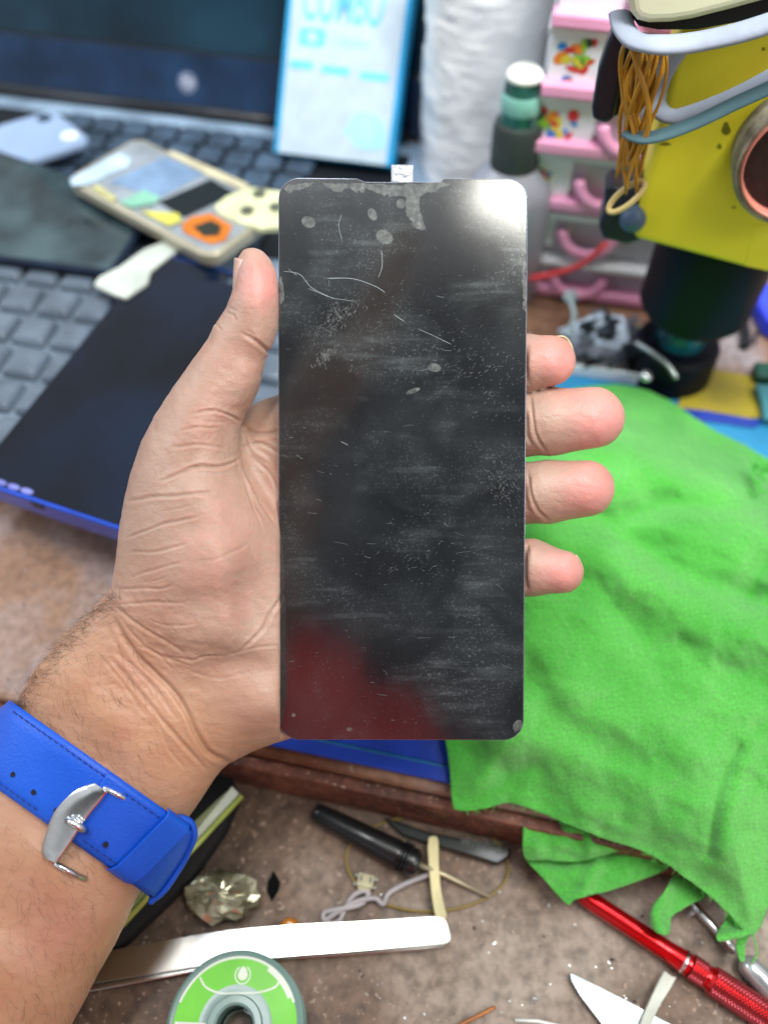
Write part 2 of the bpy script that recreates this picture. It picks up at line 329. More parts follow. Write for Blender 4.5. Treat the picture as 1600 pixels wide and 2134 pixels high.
# pigment: pink fingertips and palm, browner forearm and back of the hand
at = me.attributes.new('pigment', 'FLOAT', 'POINT'); 
tip = sum(np.exp(-((cu_-a)/r)**2-((cv_-b)/r)**2) for a, b, r in ((1170,750,60),(1260,875,70),(1240,1025,65),(1180,1195,55),(548,590,50)))
arm = 1/(1+np.exp(-((cv_-1380)+(350-cu_)*.75)/55)); back = np.clip((hn[:, 2]-.1)*1.5, 0, 1)
pig = .42+.58*np.clip(tip, 0, 1)+.12*np.exp(-((cu_-480)/110)**2-((cv_-1180)/170)**2)-.42*np.maximum(arm, back)-.14*np.exp(-((cu_-320)/70)**2-((cv_-1330)/70)**2)
at.data.foreach_set('value', np.clip(pig+.08*fn, 0, 1).astype(np.float32))
cr_at = me.attributes.new('fold', 'FLOAT', 'POINT'); cr_at.data.foreach_set('value', np.clip(-disp/9, 0, 1).astype(np.float32))
skin = bpy.data.materials.new('skin'); skin.use_nodes = True; n = skin.node_tree.nodes; l = skin.node_tree.links; b = n['Principled BSDF']
a1 = n.new('ShaderNodeAttribute'); a1.attribute_name = 'pigment'; rp = n.new('ShaderNodeValToRGB'); l.new(a1.outputs['Fac'], rp.inputs[0])
e = rp.color_ramp.elements; e[0].position = 0; e[0].color = lin('#b98f72'); e[1].position = 1; e[1].color = lin('#d8958e'); x_ = e.new(.45); x_.color = lin('#b19484')
tc = n.new('ShaderNodeTexCoord'); nz = n.new('ShaderNodeTexNoise'); nz.inputs['Scale'].default_value = 90; nz.inputs['Detail'].default_value = 6; l.new(tc.outputs['Object'], nz.inputs['Vector'])
mx = n.new('ShaderNodeMix'); mx.data_type = 'RGBA'; mx.blend_type = 'MULTIPLY'; mx.inputs[0].default_value = .55
r2 = n.new('ShaderNodeValToRGB'); l.new(nz.outputs['Fac'], r2.inputs[0]); r2.color_ramp.elements[0].position = .3; r2.color_ramp.elements[0].color = (.80, .66, .60, 1); r2.color_ramp.elements[1].position = .68; r2.color_ramp.elements[1].color = (1, 1, 1, 1)
nzr = n.new('ShaderNodeTexNoise'); nzr.inputs['Scale'].default_value = 38; nzr.inputs['Detail'].default_value = 4; l.new(tc.outputs['Object'], nzr.inputs['Vector']); mrr = n.new('ShaderNodeMapRange'); mrr.inputs[1].default_value = .45; mrr.inputs[2].default_value = .72; mrr.inputs[4].default_value = .55; l.new(nzr.outputs['Fac'], mrr.inputs[0])
mred = n.new('ShaderNodeMix'); mred.data_type = 'RGBA'; l.new(mrr.outputs[0], mred.inputs[0]); l.new(rp.outputs[0], mred.inputs[6]); mred.inputs[7].default_value = lin('#b98676')
l.new(mred.outputs[2], mx.inputs[6]); l.new(r2.outputs[0], mx.inputs[7]); l.new(mx.outputs[2], b.inputs['Base Color'])
b.inputs['Roughness'].default_value = .46; b.inputs['Specular IOR Level'].default_value = .42
b.inputs['Subsurface Weight'].default_value = .5; b.inputs['Subsurface Radius'].default_value = (1, .33, .18); b.inputs['Subsurface Scale'].default_value = .0022
vo = n.new('ShaderNodeTexVoronoi'); vo.inputs['Scale'].default_value = 1500; l.new(tc.outputs['Object'], vo.inputs['Vector'])
n3 = n.new('ShaderNodeTexNoise'); n3.inputs['Scale'].default_value = 420; n3.inputs['Detail'].default_value = 6; mp = n.new('ShaderNodeMapping'); mp.inputs['Scale'].default_value = (.45, 1, 1); mp.inputs['Rotation'].default_value = (0, 0, .5)
l.new(tc.outputs['Object'], mp.inputs[0]); l.new(mp.outputs[0], n3.inputs['Vector'])
ad = n.new('ShaderNodeMath'); ad.operation = 'MULTIPLY_ADD'; ad.inputs[1].default_value = .35; l.new(vo.outputs['Distance'], ad.inputs[0]); l.new(n3.outputs['Fac'], ad.inputs[2])
bp = n.new('ShaderNodeBump'); bp.inputs['Strength'].default_value = .42; bp.inputs['Distance'].default_value = .0005; l.new(ad.outputs[0], bp.inputs['Height']); l.new(bp.outputs[0], b.inputs['Normal'])
me.materials.append(skin); body = bpy.data.objects.new('body', me); COL.objects.link(body); body.parent = person
# nails
nailm = M_('nail', '#cfa595', .28, var=.06, coat=.3, sss=.2); nailtip = M_('nail_edge', '#d2bd98', .4, var=.08)
def nail(c, ax, nrm, r, L, half=55, over=6, label=None, m=None):
    c = Vector(c); ax = Vector(ax).normalized(); nrm = Vector(nrm); nrm = (nrm-ax*nrm.dot(ax)).normalized(); sd = ax.cross(nrm); vs = []; fs = []; NA, NB = 12, 12
    for i in range(NA+1):
        t = i/NA
        for j in range(NB+1):
            s_ = j/NB*2-1; ang = math.radians(half*s_); lx = (-.5+t*1.0)*L*(1 if t < .5 else 1-.13*s_*s_)-(L*.06*s_*s_ if t < .3 else 0)
            rr = r*(1.015-.10*max(0, t-.55)**1.2-.05*(abs(s_)**3))
            vs.append(c+ax*(lx+(over*max(0, t-.8)*5*(1-.6*s_*s_)))+(nrm*math.cos(ang)+sd*math.sin(ang))*rr)
    for i in range(NA):
        for j in range(NB): k = i*(NB+1)+j; fs.append((k, k+1, k+NB+2, k+NB+1))
    mb = MB(); a = warp(np.array([tuple(p) for p in vs])); mb.add([Vector(p) for p in a], fs)
    mb.mi = [1 if m is None and (f[0]//(NB+1)) >= NA-2 else 0 for f in fs]
    o = mb.build('fingernail', [nailm, nailtip], person, smooth=True, solid=.05); return o
nail((534, 574, 0), (.02, -1, -.02), (-1, .0, -.30), 46, 76, 40, -2, m=nailm)
nail((1143, 748, 60), (1, -.14, -.45), (.25, -.42, 1), 51, 60, 46, 7)
nail((1236, 868, 62), (1, -.08, -.35), (.3, .12, 1), 62, 70, 50, 5)
nail((1220, 1016, 62), (1, -.06, -.35), (.32, -.05, 1), 57, 64, 50, 6)
nail((1168, 1190, 54), (1, .05, -.45), (.36, -.06, 1), 45, 50, 50, 4)
# hairs on the forearm
hair = MB()
def hair_at(u, v, du, dv, L, r=.0038):
    hit = hand_bvh.ray_cast(Vector((u, v, -400)), Vector((0, 0, 1)))
    if hit[0] is None: return
    p, nn = hit[0], hit[1]
    if nn.z > 0: nn = -nn
    pts = []; cu2 = random.uniform(-.4, .4); d = Vector((du, dv, 0)); d = (d-nn*d.dot(nn)).normalized()
    for i in range(5):
        t = i/4; pts.append(p+d*L*t+nn*(L*.22*math.sin(t*1.7)+.5)+Vector((-dv, du, 0)).normalized()*cu2*L*t*t)
    a = warp(np.array([tuple(x) for x in pts])); hair.tube([Vector(x) for x in a], [r, r, r*.9, r*.6, r*.2], 3, cap=False)
edge_l = [(238,1232),(200,1264),(155,1308),(110,1355),(70,1402),(44,1450),(38,1482)]
for _ in range(380):
    k = random.random()*(len(edge_l)-1); i = int(k); t = k-i; a, b_ = edge_l[i], edge_l[min(i+1, len(edge_l)-1)]
    ins_ = abs(random.gauss(0, 20))+2; u = a[0]+(b_[0]-a[0])*t+ins_*.72; v = a[1]+(b_[1]-a[1])*t+ins_*.68
    hair_at(u, v, -.75+random.gauss(0, .35), -.15+random.gauss(0, .5), random.uniform(20, 48), .0028)
for _ in range(330):
    u = random.uniform(60, 330); v = random.uniform(1330, 1640)
    if (u-60)*.9+(v-1330)*.2 > random.random()*330+40: continue
    hair_at(u, v, .35+random.gauss(0, .3), .85+random.gauss(0, .3), random.uniform(18, 50), .0026)
for _ in range(200):
    u = random.uniform(0, 200); v = random.uniform(1720, 2134); hair_at(u, v, .2+random.gauss(0, .4), .8+random.gauss(0, .3), random.uniform(18, 48), .0026)
hair.build('arm_hair', M_('hair', '#1d1714', .5), person)
# ------------------------------------------------------------------ the display panel in the hand
TL, TR = P(582, 375, 25.0), P(1098, 369, 25.0); BL, BR = P(581, 1537, 25.42), P(1090, 1546, 25.42)
pc = (TL+TR+BL+BR)/4; ex = ((TR-TL)+(BR-BL)).normalized(); ey = ((TL-BL)+(TR-BR)).normalized()
PM = frame(pc, ex, ey); pw = ((TR-TL).length+(BR-BL).length)/2; ph = ((TL-BL).length+(TR-BR).length)/2; pz = PM.to_3x3() @ Vector((0, 0, 1))
panel = thing('phone_display', 'scratched smudged black phone display panel held upright in the hand', 'phone display', tuple(pc-ey*ph/2))
out = rrect(pw, ph, .62, 12)
def notch(o):
    res = []
    for i, (x, y) in enumerate(o):
        res.append((x, y))
        if i == 11: res += [(pw/2-2.55, ph/2), (pw/2-2.66, ph/2-.10), (pw/2-4.95, ph/2-.11), (pw/2-5.2, ph/2-.01)]
    return res
smudge = bpy.data.materials.new('smudged_glass'); smudge.use_nodes = True; n = smudge.node_tree.nodes; l = smudge.node_tree.links; b = n['Principled BSDF']
b.inputs['Base Color'].default_value = (.006, .007, .009, 1); b.inputs['Roughness'].default_value = .11; b.inputs['IOR'].default_value = 1.95
tc = n.new('ShaderNodeTexCoord')
def nz_(scale, det=6, vec=None, dist=0):
    x = n.new('ShaderNodeTexNoise'); x.inputs['Scale'].default_value = scale; x.inputs['Detail'].default_value = det; x.inputs['Distortion'].default_value = dist; l.new(vec or tc.outputs['Object'], x.inputs['Vector']); return x.outputs['Fac']
def mp_(sc, rot=0):
    m = n.new('ShaderNodeMapping'); m.inputs['Scale'].default_value = sc; m.inputs['Rotation'].default_value = (0, 0, rot); l.new(tc.outputs['Object'], m.inputs[0]); return m.outputs[0]
def rg_(x, a, b_, c=0, d=1):
    m = n.new('ShaderNodeMapRange'); m.inputs[1].default_value = a; m.inputs[2].default_value = b_; m.inputs[3].default_value = c; m.inputs[4].default_value = d; l.new(x, m.inputs[0]); return m.outputs[0]
def op_(o, x, y):
    m = n.new('ShaderNodeMath'); m.operation = o
    for i, q_ in enumerate((x, y)):
        if isinstance(q_, (int, float)): m.inputs[i].default_value = q_
        else: l.new(q_, m.inputs[i])
    return m.outputs[0]
soft = rg_(nz_(30, 8, dist=.4), .40, .78)                              # breath-like haze
mask = rg_(nz_(48, 11, mp_((.8, 1, 1), .7), dist=.5), .45, .72)         # handled areas
wipe = rg_(nz_(260, 7, mp_((.18, 1, 1), .35)), .52, .82); wipe2 = rg_(nz_(330, 6, mp_((.10, 1, 1), 1.25)), .56, .84)
print_ = rg_(nz_(1300, 3), .55, .75); specks = rg_(nz_(2600, 1), .72, .80)
film = op_('MULTIPLY', mask, op_('ADD', .05, op_('ADD', op_('MULTIPLY', wipe, .18), op_('ADD', op_('MULTIPLY', wipe2, .30), op_('MULTIPLY', print_, .26)))))
film = op_('ADD', film, op_('ADD', op_('MULTIPLY', soft, .045), op_('MULTIPLY', specks, .25)))
film = op_('ADD', film, .006)
df = n.new('ShaderNodeBsdfDiffuse'); df.inputs['Color'].default_value = (.30, .35, .38, 1)
gl = n.new('ShaderNodeBsdfGlossy'); gl.inputs['Roughness'].default_value = .38; gl.inputs['Color'].default_value = (.42, .45, .42, 1)
ms = n.new('ShaderNodeMixShader'); ms.inputs[0].default_value = .28; l.new(df.outputs[0], ms.inputs[1]); l.new(gl.outputs[0], ms.inputs[2])
m2 = n.new('ShaderNodeMixShader'); l.new(op_('MINIMUM', film, .75), m2.inputs[0]); l.new(b.outputs[0], m2.inputs[1]); l.new(ms.outputs[0], m2.inputs[2])
l.new(m2.outputs[0], n['Material Output'].inputs['Surface'])
metal_back = M_('panel_back', '#3a3d42', .45, .6, var=.1); rim = M_('panel_rim', '#8d92a0', .25, .7, var=.1)
mb = MB(PM); mb.prism([(x, y, 0) for x, y in notch(out)], (0, 0, 1), .09); o = mb.build('glass', smudge, panel, bevel=.025, bseg=2)
o2 = rrect(pw-.10, ph-.22, .58, 12); mb = MB(PM); mb.prism([(x, y, -.092) for x, y in o2], (0, 0, 1), .16); mb.build('back_plate', metal_back, panel, bevel=.03)
# thin bright rim line
loop = [Vector((x, y, -.05)) for x, y in notch(rrect(pw+.012, ph+.012, .625, 12))]; mb = MB(PM); mb.tube(loop, .014, 6, closed=True); mb.build('rim', rim, panel)
# silver tape tab at the top
foil = M_('foil', '#a4a8ae', .35, .25, var=.15, vscale=500, bump=1, bscale=350)
mb = MB(PM); x0 = (838-814)/68*1.0; cxt = (PM.inverted() @ P(838, 366, 25.06))
NX, NY = 10, 8; vs = []; fs = []
for j in range(NY+1):
    for i in range(NX+1): vs.append((cxt.x+(i/NX-.5)*.68, ph/2-.14+j/NY*.58, -.06+.035*noise.noise(Vector((i*.9, j*.8, 1)))))
for j in range(NY):
    for i in range(NX): k = j*(NX+1)+i; fs.append((k, k+1, k+NX+2, k+NX+1))
mb.add(vs, fs); mb.build('foil_tab', foil, panel, smooth=True, solid=.012)
def on_panel(u, v, lift=.0):
    r = ray(u, v); t = (pc-C0).dot(pz)/r.dot(pz); q_ = PM.inverted() @ (C0+r*t); return Vector((q_.x, q_.y, lift))
residue = bpy.data.materials.new('adhesive_residue'); residue.use_nodes = True; n = residue.node_tree.nodes; l = residue.node_tree.links; b = n['Principled BSDF']; tc = n.new('ShaderNodeTexCoord')
b.inputs['Base Color'].default_value = (.42, .45, .42, 1); b.inputs['Roughness'].default_value = .6; l.new(rg_(nz_(600, 5), .3, .75, .07, .32), b.inputs['Alpha'])
def blob_outline(pts, rough=3, n_=8):
    sp = spline([(a, b, 0) for a, b in pts+[pts[0]]], n_)[:-1]
    return [(p.x+rough*noise.noise(Vector((p.x*.11, p.y*.11, 5))), p.y+rough*noise.noise(Vector((p.x*.11, p.y*.11, 9)))) for p in sp]
lf = .002
def patch(pts, r_=4):
    global lf; mb = MB(PM); mb.sheet([on_panel(a, b, lf) for a, b in blob_outline(pts, r_)]); lf += .0006; mb.build('adhesive_residue', residue, panel)
patch([(750,383),(775,398),(805,408),(842,412),(846,440),(862,470),(884,478),(876,440),(872,412),(905,398),(938,378),(840,384)], 8)
patch([(670,382),(700,400),(725,392),(745,400),(762,384)], 6); patch([(590,392),(610,384),(650,382),(630,392),(600,402)], 6)
patch([(1000,372),(1050,374),(1082,392),(1092,430),(1093,560),(1087,540),(1083,470),(1066,420),(1040,390)], 8)
def feather(u0, v0, L, n_, ang, sp_):
    mb = MB(PM)
    for _ in range(n_):
        x_ = random.gauss(0, 1)*L; y_ = random.gauss(0, 1)*sp_; c_, s_ = math.cos(math.radians(ang)), math.sin(math.radians(ang)); u = u0+x_*c_-y_*s_; v = v0+x_*s_+y_*c_; a_ = math.radians(ang+random.gauss(-35, 25)); l_ = random.uniform(3, 9); q1 = on_panel(u, v, .0015); q2 = on_panel(u+l_*math.cos(a_), v+l_*math.sin(a_), .0015); d_ = (q2-q1).normalized(); nn_ = Vector((-d_.y, d_.x, 0))*random.uniform(.004, .013)
        mb.add([q1, (q1+q2)/2+nn_, q2, (q1+q2)/2-nn_], [(0, 1, 2, 3)])
    tag(mb.build('feathery_smear', residue, panel), kind='stuff')
feather(700, 665, 34, 330, -35, 15); feather(678, 745, 14, 120, -45, 6); feather(1000, 790, 70, 190, 0, 60); feather(1040, 1010, 26, 130, 75, 20); feather(860, 1160, 60, 130, 10, 34); feather(900, 700, 90, 120, 20, 50)
patch([(1088,555),(1095,552),(1095,640),(1090,640),(1087,600)], 6); patch([(583,575),(588,580),(592,610),(589,628),(583,628)], 4)
def dot(u, v, a, b_, ang=0, m=10):
    c, s_ = math.cos(math.radians(ang)), math.sin(math.radians(ang)); global lf; mb = MB(PM)
    mb.sheet([on_panel(u+a*math.cos(t)*c-b_*math.sin(t)*s_, v+a*math.cos(t)*s_+b_*math.sin(t)*c, lf) for t in [2*math.pi*k/14 for k in range(14)]]); lf += .0006; mb.build('smudge_spot', residue, panel)
dot(835, 425, 10, 10); dot(776, 447, 9, 14, -25); dot(801, 494, 19, 14, 30); dot(643, 463, 15, 12, 20); dot(871, 470, 7, 8); dot(755, 395, 6, 7)
dot(612, 1490, 4, 4); dot(1078, 1512, 9, 13, 30); dot(728, 1520, 6, 4); dot(860, 815, 16, 5, -20); dot(905, 766, 14, 9, 10)
dustm = M_('scratch', '#aeb9bd', .6, var=.2, alpha=.55)
mb = MB(PM)
def scratch(pts, wd=.006):
    sp = [on_panel(a, b, .006) for a, b in [(q_.x, q_.y) for q_ in spline([(a, b, 0) for a, b in pts], 6)]]
    mb.tube(sp, [wd*.2]+[wd]*(len(sp)-2)+[wd*.2], 4, flat=.2, up=(0, 0, 1))
scratch([(680,580),(735,581),(780,596),(803,610)], .010); scratch([(590,565),(625,572),(650,600),(700,625)], .007); scratch([(795,520),(796,555),(788,580)], .007); scratch([(820,655),(842,670)], .01)
scratch([(870,685),(910,703),(940,718)], .006); scratch([(640,600),(690,620),(740,628)], .005); scratch([(600,560),(620,575)], .005); scratch([(712,500),(706,470),(712,446)], .006); scratch([(710,920),(726,928)], .008)
for _ in range(120):
    u = random.uniform(590, 1085); v = random.uniform(470, 1530); an = random.gauss(.1, .5); L = random.uniform(3, 34)*random.random()
    scratch([(u, v), (u+L*.5*math.cos(an), v+L*.5*math.sin(an)+random.gauss(0, 1)), (u+L*math.cos(an), v+L*math.sin(an))], random.uniform(.001, .0028))
for _ in range(620):
    u = random.uniform(588, 1090); v = random.uniform(385, 1535); q_ = on_panel(u, v, .004); r_ = random.choice([.0025, .003, .004, .008])*random.uniform(.6, 1.2)
    mb.add([q_+Vector((r_*math.cos(t), r_*math.sin(t)*random.uniform(.5, 1), 0)) for t in (0, 1.2, 2.5, 3.8, 5)], [(0, 1, 2, 3, 4)])
o = mb.build('scratches_and_dust', dustm, panel); tag(o, kind='stuff')
# ------------------------------------------------------------------ wristwatch
sc = Vector((167, 1664, 0)); sa = Vector((.816, .578, 0)); sb = Vector((-.578, .816, 0)); SA, SD, SW = 229.0, 158.0, 80.0
def wpt(p): a = warp(np.array([[p[0], p[1], p[2]]]))[0]; return Vector(a)
def strap_pt(x, s_, lift=0.0):
    x = max(-SA, min(SA, x)); q_ = math.sqrt(max(0, 1-(x/SA)**2)); p = sc+sa*(x*(1+lift/SA))+sb*s_; return wpt((p.x, p.y, SW-(SD+lift)*q_))
def strap_px(u, v, lift=0.0): d = Vector((u, v, 0))-sc; return strap_pt(d.dot(sa), d.dot(sb), lift)
watch = thing('wristwatch', 'bright blue leather watch strap with silver buckle worn around the wrist', 'wristwatch', tuple(wpt((167, 1664, 250))))
leather = M_('blue_leather', '#165ad0', .44, var=.09, vscale=25, bump=.35, bscale=1100, col2='#1048b8'); leather_in = M_('strap_edge', '#0b3796', .5, var=.1); steel = M_('steel', '#d8dadb', .2, 1, var=.05, rvar=.06, vscale=120, bump=.1, bscale=120)
def band(hw, th0, th1, lift, t_, puff=0, n_=90, m_=14, taper=0):
    vs = []; fs = []
    for i in range(n_+1):
        th = th0+(th1-th0)*i/n_; x = SA*math.cos(th); z = math.sin(th)
        for side in (0, 1):
            for j in range(m_+1):
                s_ = (j/m_*2-1); pf = puff*(1-abs(s_)**6)*(1-.35*math.exp(-((abs(s_)-.86)/.05)**2)); l_ = lift+(t_+pf if side == 0 else 0)
                w_ = hw*(1-taper*max(0, (i/n_-.8)*5)**3) if taper else hw
                p = sc+sa*((SA+l_)*math.cos(th))+sb*(s_*w_); vs.append(wpt((p.x, p.y, SW-(SD+l_)*z)))
    R = m_+1
    for i in range(n_):
        a = i*2*R; b_ = a+2*R
        for j in range(m_): fs.append((a+j, a+j+1, b_+j+1, b_+j)); fs.append((a+R+j+1, a+R+j, b_+R+j, b_+R+j+1))
        fs.append((a, b_, b_+R, a+R)); fs.append((a+m_, a+R+m_, b_+R+m_, b_+m_))
    k = n_*2*R
    for j in range(m_): fs.append((j+1, j, R+j, R+j+1)); fs.append((k+j, k+j+1, k+R+j+1, k+R+j))
    return vs, fs
mb = MB(); mb.add(*band(83, -1.2, math.pi+1.5, 0, 9, 7)); mb.build('strap', leather, watch, smooth=True)
mb = MB(); mb.add(*band(79, .18, 1.50, 15, 6, 3, 60, 14, taper=0)); mb.build('strap_tail', leather, watch, smooth=True)
def keeper(xa0, xa1, slant, wdt, lift, th_=7):
    """free strap loop: runs across the strap from edge to edge"""
    vs = []; fs = []; n_ = 40
    for i in range(n_+1):
        t = i/n_*2-1; s_ = 90*math.copysign(1-(1-abs(t))**1.35, t); x = (xa0+xa1)/2+slant*t; lf_ = lift-26*abs(t)**7
        for dx, dl in ((-wdt/2, 0), (-wdt/2, th_), (wdt/2, th_), (wdt/2, 0)):
            xx = x+dx; q_ = math.sqrt(max(0, 1-(min(xx, SA-2)/SA)**2)); k2 = (SA+lf_+dl)/SA; p = sc+sa*(xx*k2)+sb*s_; vs.append(wpt((p.x, p.y, SW-(SD+lf_+dl)*q_)))
    for i in range(n_):
        for j in range(4): fs.append((i*4+j, i*4+(j+1) % 4, i*4+4+(j+1) % 4, i*4+4+j))
    fs.append((0, 3, 2, 1)); k = n_*4; fs.append((k, k+1, k+2, k+3)); return vs, fs
mb = MB(); mb.add(*keeper(160, 160, -16, 46, 30)); mb.build('strap_loop', leather, watch, auto=50, bevel=.03)
mb = MB(); pts = [wpt(p) for p in [tuple(x) for x in spline([(352,1712,10),(376,1706,10),(397,1716,22),(403,1742,36),(392,1772,52),(378,1800,60),(345,1850,62),(318,1874,70)], 8)]]
mb.tube(pts, .13, 10, flat=2.1, up=tuple(wpt((167, 1664, 0))-wpt((167, 1664, 200)))); mb.build('strap_loop', leather, watch, smooth=True)
# holes and stitching
dark = M_('hole', '#0a0e18', .8); mb = MB()
for (u, v, lf_) in ((36,1619,17.5),(76,1654,17.5),(120,1690,17.5),(212,1754,28),(255,1776,28)):
    c = strap_px(u, v, lf_); c2 = strap_px(u, v, lf_-12); nrm = (c-c2).normalized(); mb.lathe(c+nrm*.004, nrm, [(.001, 0), (.075, 0), (.085, -.01)], 16)
mb.build('strap_holes', dark, watch)
thread = M_('thread', '#0d3590', .7, var=.2); mb = MB()
def stitches(x0, x1, s_, lift):
    x = x0
    while x < x1:
        mb.tube([strap_pt(x, s_, lift-1), strap_pt(x+4, s_+.6, lift+1.5), strap_pt(x+9, s_+1, lift-1)], .02, 5); x += 14
stitches(-205, 40, -68, 15.5); stitches(-205, -60, 70, 15.5); stitches(62, 140, -64, 27); stitches(50, 130, 66, 27)
mb.build('stitching', thread, watch)
# buckle
outer = spline([(196,1630,0),(172,1640,0),(148,1656,0),(116,1692,0),(97,1737,0),(87,1772,0),(90,1788,0)], 6); inner = spline([(220,1647,0),(205,1668,0),(187,1690,0),(168,1716,0),(150,1744,0),(130,1774,0),(113,1797,0)], 6)
mb = MB(); N_ = len(outer); vs = []; fs = []
for a, b2 in zip(outer, inner):
    for t, lf_ in ((0, 16), (0, 21), (.12, 26), (.5, 32), (.88, 37), (1, 36), (1, 24)): q_ = a.lerp(b2, t); vs.append(strap_px(q_.x, q_.y, lf_))
for i in range(N_-1):
    for k in range(7): fs.append((i*7+k, i*7+(k+1) % 7, (i+1)*7+(k+1) % 7, (i+1)*7+k))
fs.append(tuple(range(6, -1, -1))); fs.append(tuple((N_-1)*7+k for k in range(7)))
mb.add(vs, fs); mb.build('buckle', steel, watch, auto=50, bevel=.02)
mb = MB()
for pts in ([(214,1640),(245,1654),(281,1674)], [(112,1798),(140,1812),(176,1830)]): mb.tube([strap_px(a, b, 24 if i < 2 else 8) for i, (a, b) in enumerate(pts)], .085, 8)
mb.build('buckle_frame', steel, watch, smooth=True)
mb = MB(); mb.tube([strap_px(140, 1708, 40), strap_px(150, 1714, 47), strap_px(162, 1720, 45), strap_px(176, 1728, 34)], [.10, .12, .12, .09], 12); mb.build('buckle_prong', steel, watch, smooth=True)
# watch case on the far side of the wrist
mb = MB(); c = wpt((sc.x-30, sc.y-20, SW+SD+20)); ax = (wpt((sc.x, sc.y, 300))-wpt((sc.x, sc.y, 0))).normalized(); mb.lathe(c, ax, [(.01, 0), (1.9, 0), (2.0, .2), (2.0, .8), (1.8, 1.0), (.01, 1.0)], 36); mb.build('watch_case', steel, watch, auto=30)
# ------------------------------------------------------------------ bench: lower tray floor and raised bench top
def wood(name, c1, c2, c3, sc_=14, rough=.55, k=.75):
    m = bpy.data.materials.new(name); m.use_nodes = True; n = m.node_tree.nodes; l = m.node_tree.links; b = n['Principled BSDF']; t = n.new('ShaderNodeTexCoord')
    def N(s_, d, dist=0, vec=None):
        x = n.new('ShaderNodeTexNoise'); x.inputs['Scale'].default_value = s_; x.inputs['Detail'].default_value = d; x.inputs['Distortion'].default_value = dist; l.new(vec or t.outputs['Object'], x.inputs['Vector']); return x.outputs['Fac']
    r = n.new('ShaderNodeValToRGB'); l.new(N(sc_, 10, .3), r.inputs[0]); e = r.color_ramp.elements; e[0].position = .32; e[0].color = lin(c1); e[1].position = .68; e[1].color = lin(c3); q = e.new(.5); q.color = lin(c2)
    r2 = n.new('ShaderNodeValToRGB'); l.new(N(230, 8), r2.inputs[0]); e = r2.color_ramp.elements; e[0].position = .34; e[0].color = (.38, .33, .30, 1); e[1].position = .62; e[1].color = (1.12, 1.1, 1.08, 1)
    mx = n.new('ShaderNodeMix'); mx.data_type = 'RGBA'; mx.blend_type = 'MULTIPLY'; mx.inputs[0].default_value = k; l.new(r.outputs[0], mx.inputs[6]); l.new(r2.outputs[0], mx.inputs[7])
    r3 = n.new('ShaderNodeValToRGB'); l.new(N(520, 3), r3.inputs[0]); e = r3.color_ramp.elements; e[0].position = .63; e[0].color = (0, 0, 0, 1); e[1].position = .70; e[1].color = (1, 1, 1, 1)
    m3 = n.new('ShaderNodeMix'); m3.data_type = 'RGBA'; l.new(r3.outputs[0], m3.inputs[0]); l.new(mx.outputs[2], m3.inputs[6]); m3.inputs[7].default_value = lin('#9a8474')
    l.new(m3.outputs[2], b.inputs['Base Color']); rr = n.new('ShaderNodeMapRange'); l.new(N(40, 6), rr.inputs[0]); rr.inputs[3].default_value = rough-.2; rr.inputs[4].default_value = rough+.2; l.new(rr.outputs[0], b.inputs['Roughness'])
    bp = n.new('ShaderNodeBump'); bp.inputs['Strength'].default_value = .35; bp.inputs['Distance'].default_value = .0008; l.new(N(300, 8), bp.inputs['Height']); l.new(bp.outputs[0], b.inputs['Normal'])
    return m
tray_wood = wood('tray_wood', '#3a2b20', '#6e5746', '#a09488', 10); bench_wood = wood('bench_wood', '#6e4630', '#987660', '#a9a2aa', 13, .40, .45); lip_wood = wood('lip_wood', '#4b2d24', '#6f4334', '#8a5a48', 30)
mb = MB(); mb.box((0, 10, -1), (160, 120, 2)); tag(mb.build('tray_floor', tray_wood), kind='structure')
E0 = G(0, 1455, 3.0); E1 = G(1100, 1690, 3.0); ed = (E1-E0).normalized(); en = Vector((-ed.y, ed.x, 0)); YAW = math.atan2(ed.y, ed.x)
def D(x, y, z=3.0): return Vector((E0.x, E0.y, 0))+ed*x+en*y+Vector((0, 0, z))      # bench coordinates: along and behind the front edge
mb = MB(); mb.prism([D(-60, 0), D(100, 0), D(100, 160), D(-60, 160)], (0, 0, 1), 2.99); tag(mb.build('bench_top', [bench_wood], bevel=.25), kind='structure')
mb = MB(); mb.prism([D(-60, -.02, 2.6), D(100, -.02, 2.6), D(100, -.5, 2.6), D(-60, -.5, 2.6)], (0, 0, 1), 2.58); tag(mb.build('bench_edge', lip_wood, bevel=.12), kind='structure')
print('YAW', math.degrees(YAW), 'E0', E0, 'E1', E1)
# ------------------------------------------------------------------ laptop, keyboard, phones at the back left
DM = frame(D(0, 0, 0), ed, en)                      # bench frame: x along the edge, y away, z up
def Dl(x, y, z): return DM @ Vector((x, y, z))
def dpx(u, v, h): q_ = DM.inverted() @ G(u, v, h); return (q_.x, q_.y)
plastic_dk = M_('dark_plastic', '#161a20', .42, var=.15, vscale=40, bump=.2, rvar=.1); key_m = M_('key_plastic', '#485a6e', .26, var=.2, vscale=60, rvar=.08); deck = M_('deck', '#8fa6bd', .33, var=.15, vscale=30, bump=.2)  # haze over the laptop is put into the pale deck and key colours
kb_m = M_('keyboard_shell', '#6a7886', .4, var=.14, vscale=30, bump=.2); key2 = M_('keycap', '#5f6c7a', .26, var=.15, vscale=70, rvar=.08, coat=.4)
lap = thing('laptop', 'open black laptop standing behind the hand with a dark screen', 'laptop', tuple(Dl(-8, 20, 3)))
mb = MB(DM); mb.box((-7.5, 24.7, 4.1), (38, 28.6, 2.2)); mb.build('base', deck, lap, bevel=.35)
mb = MB(DM); mb.box((-7.5, 31.6, 5.205), (34, 11.4, .05)); mb.build('keyboard_well', plastic_dk, lap, bevel=.02)
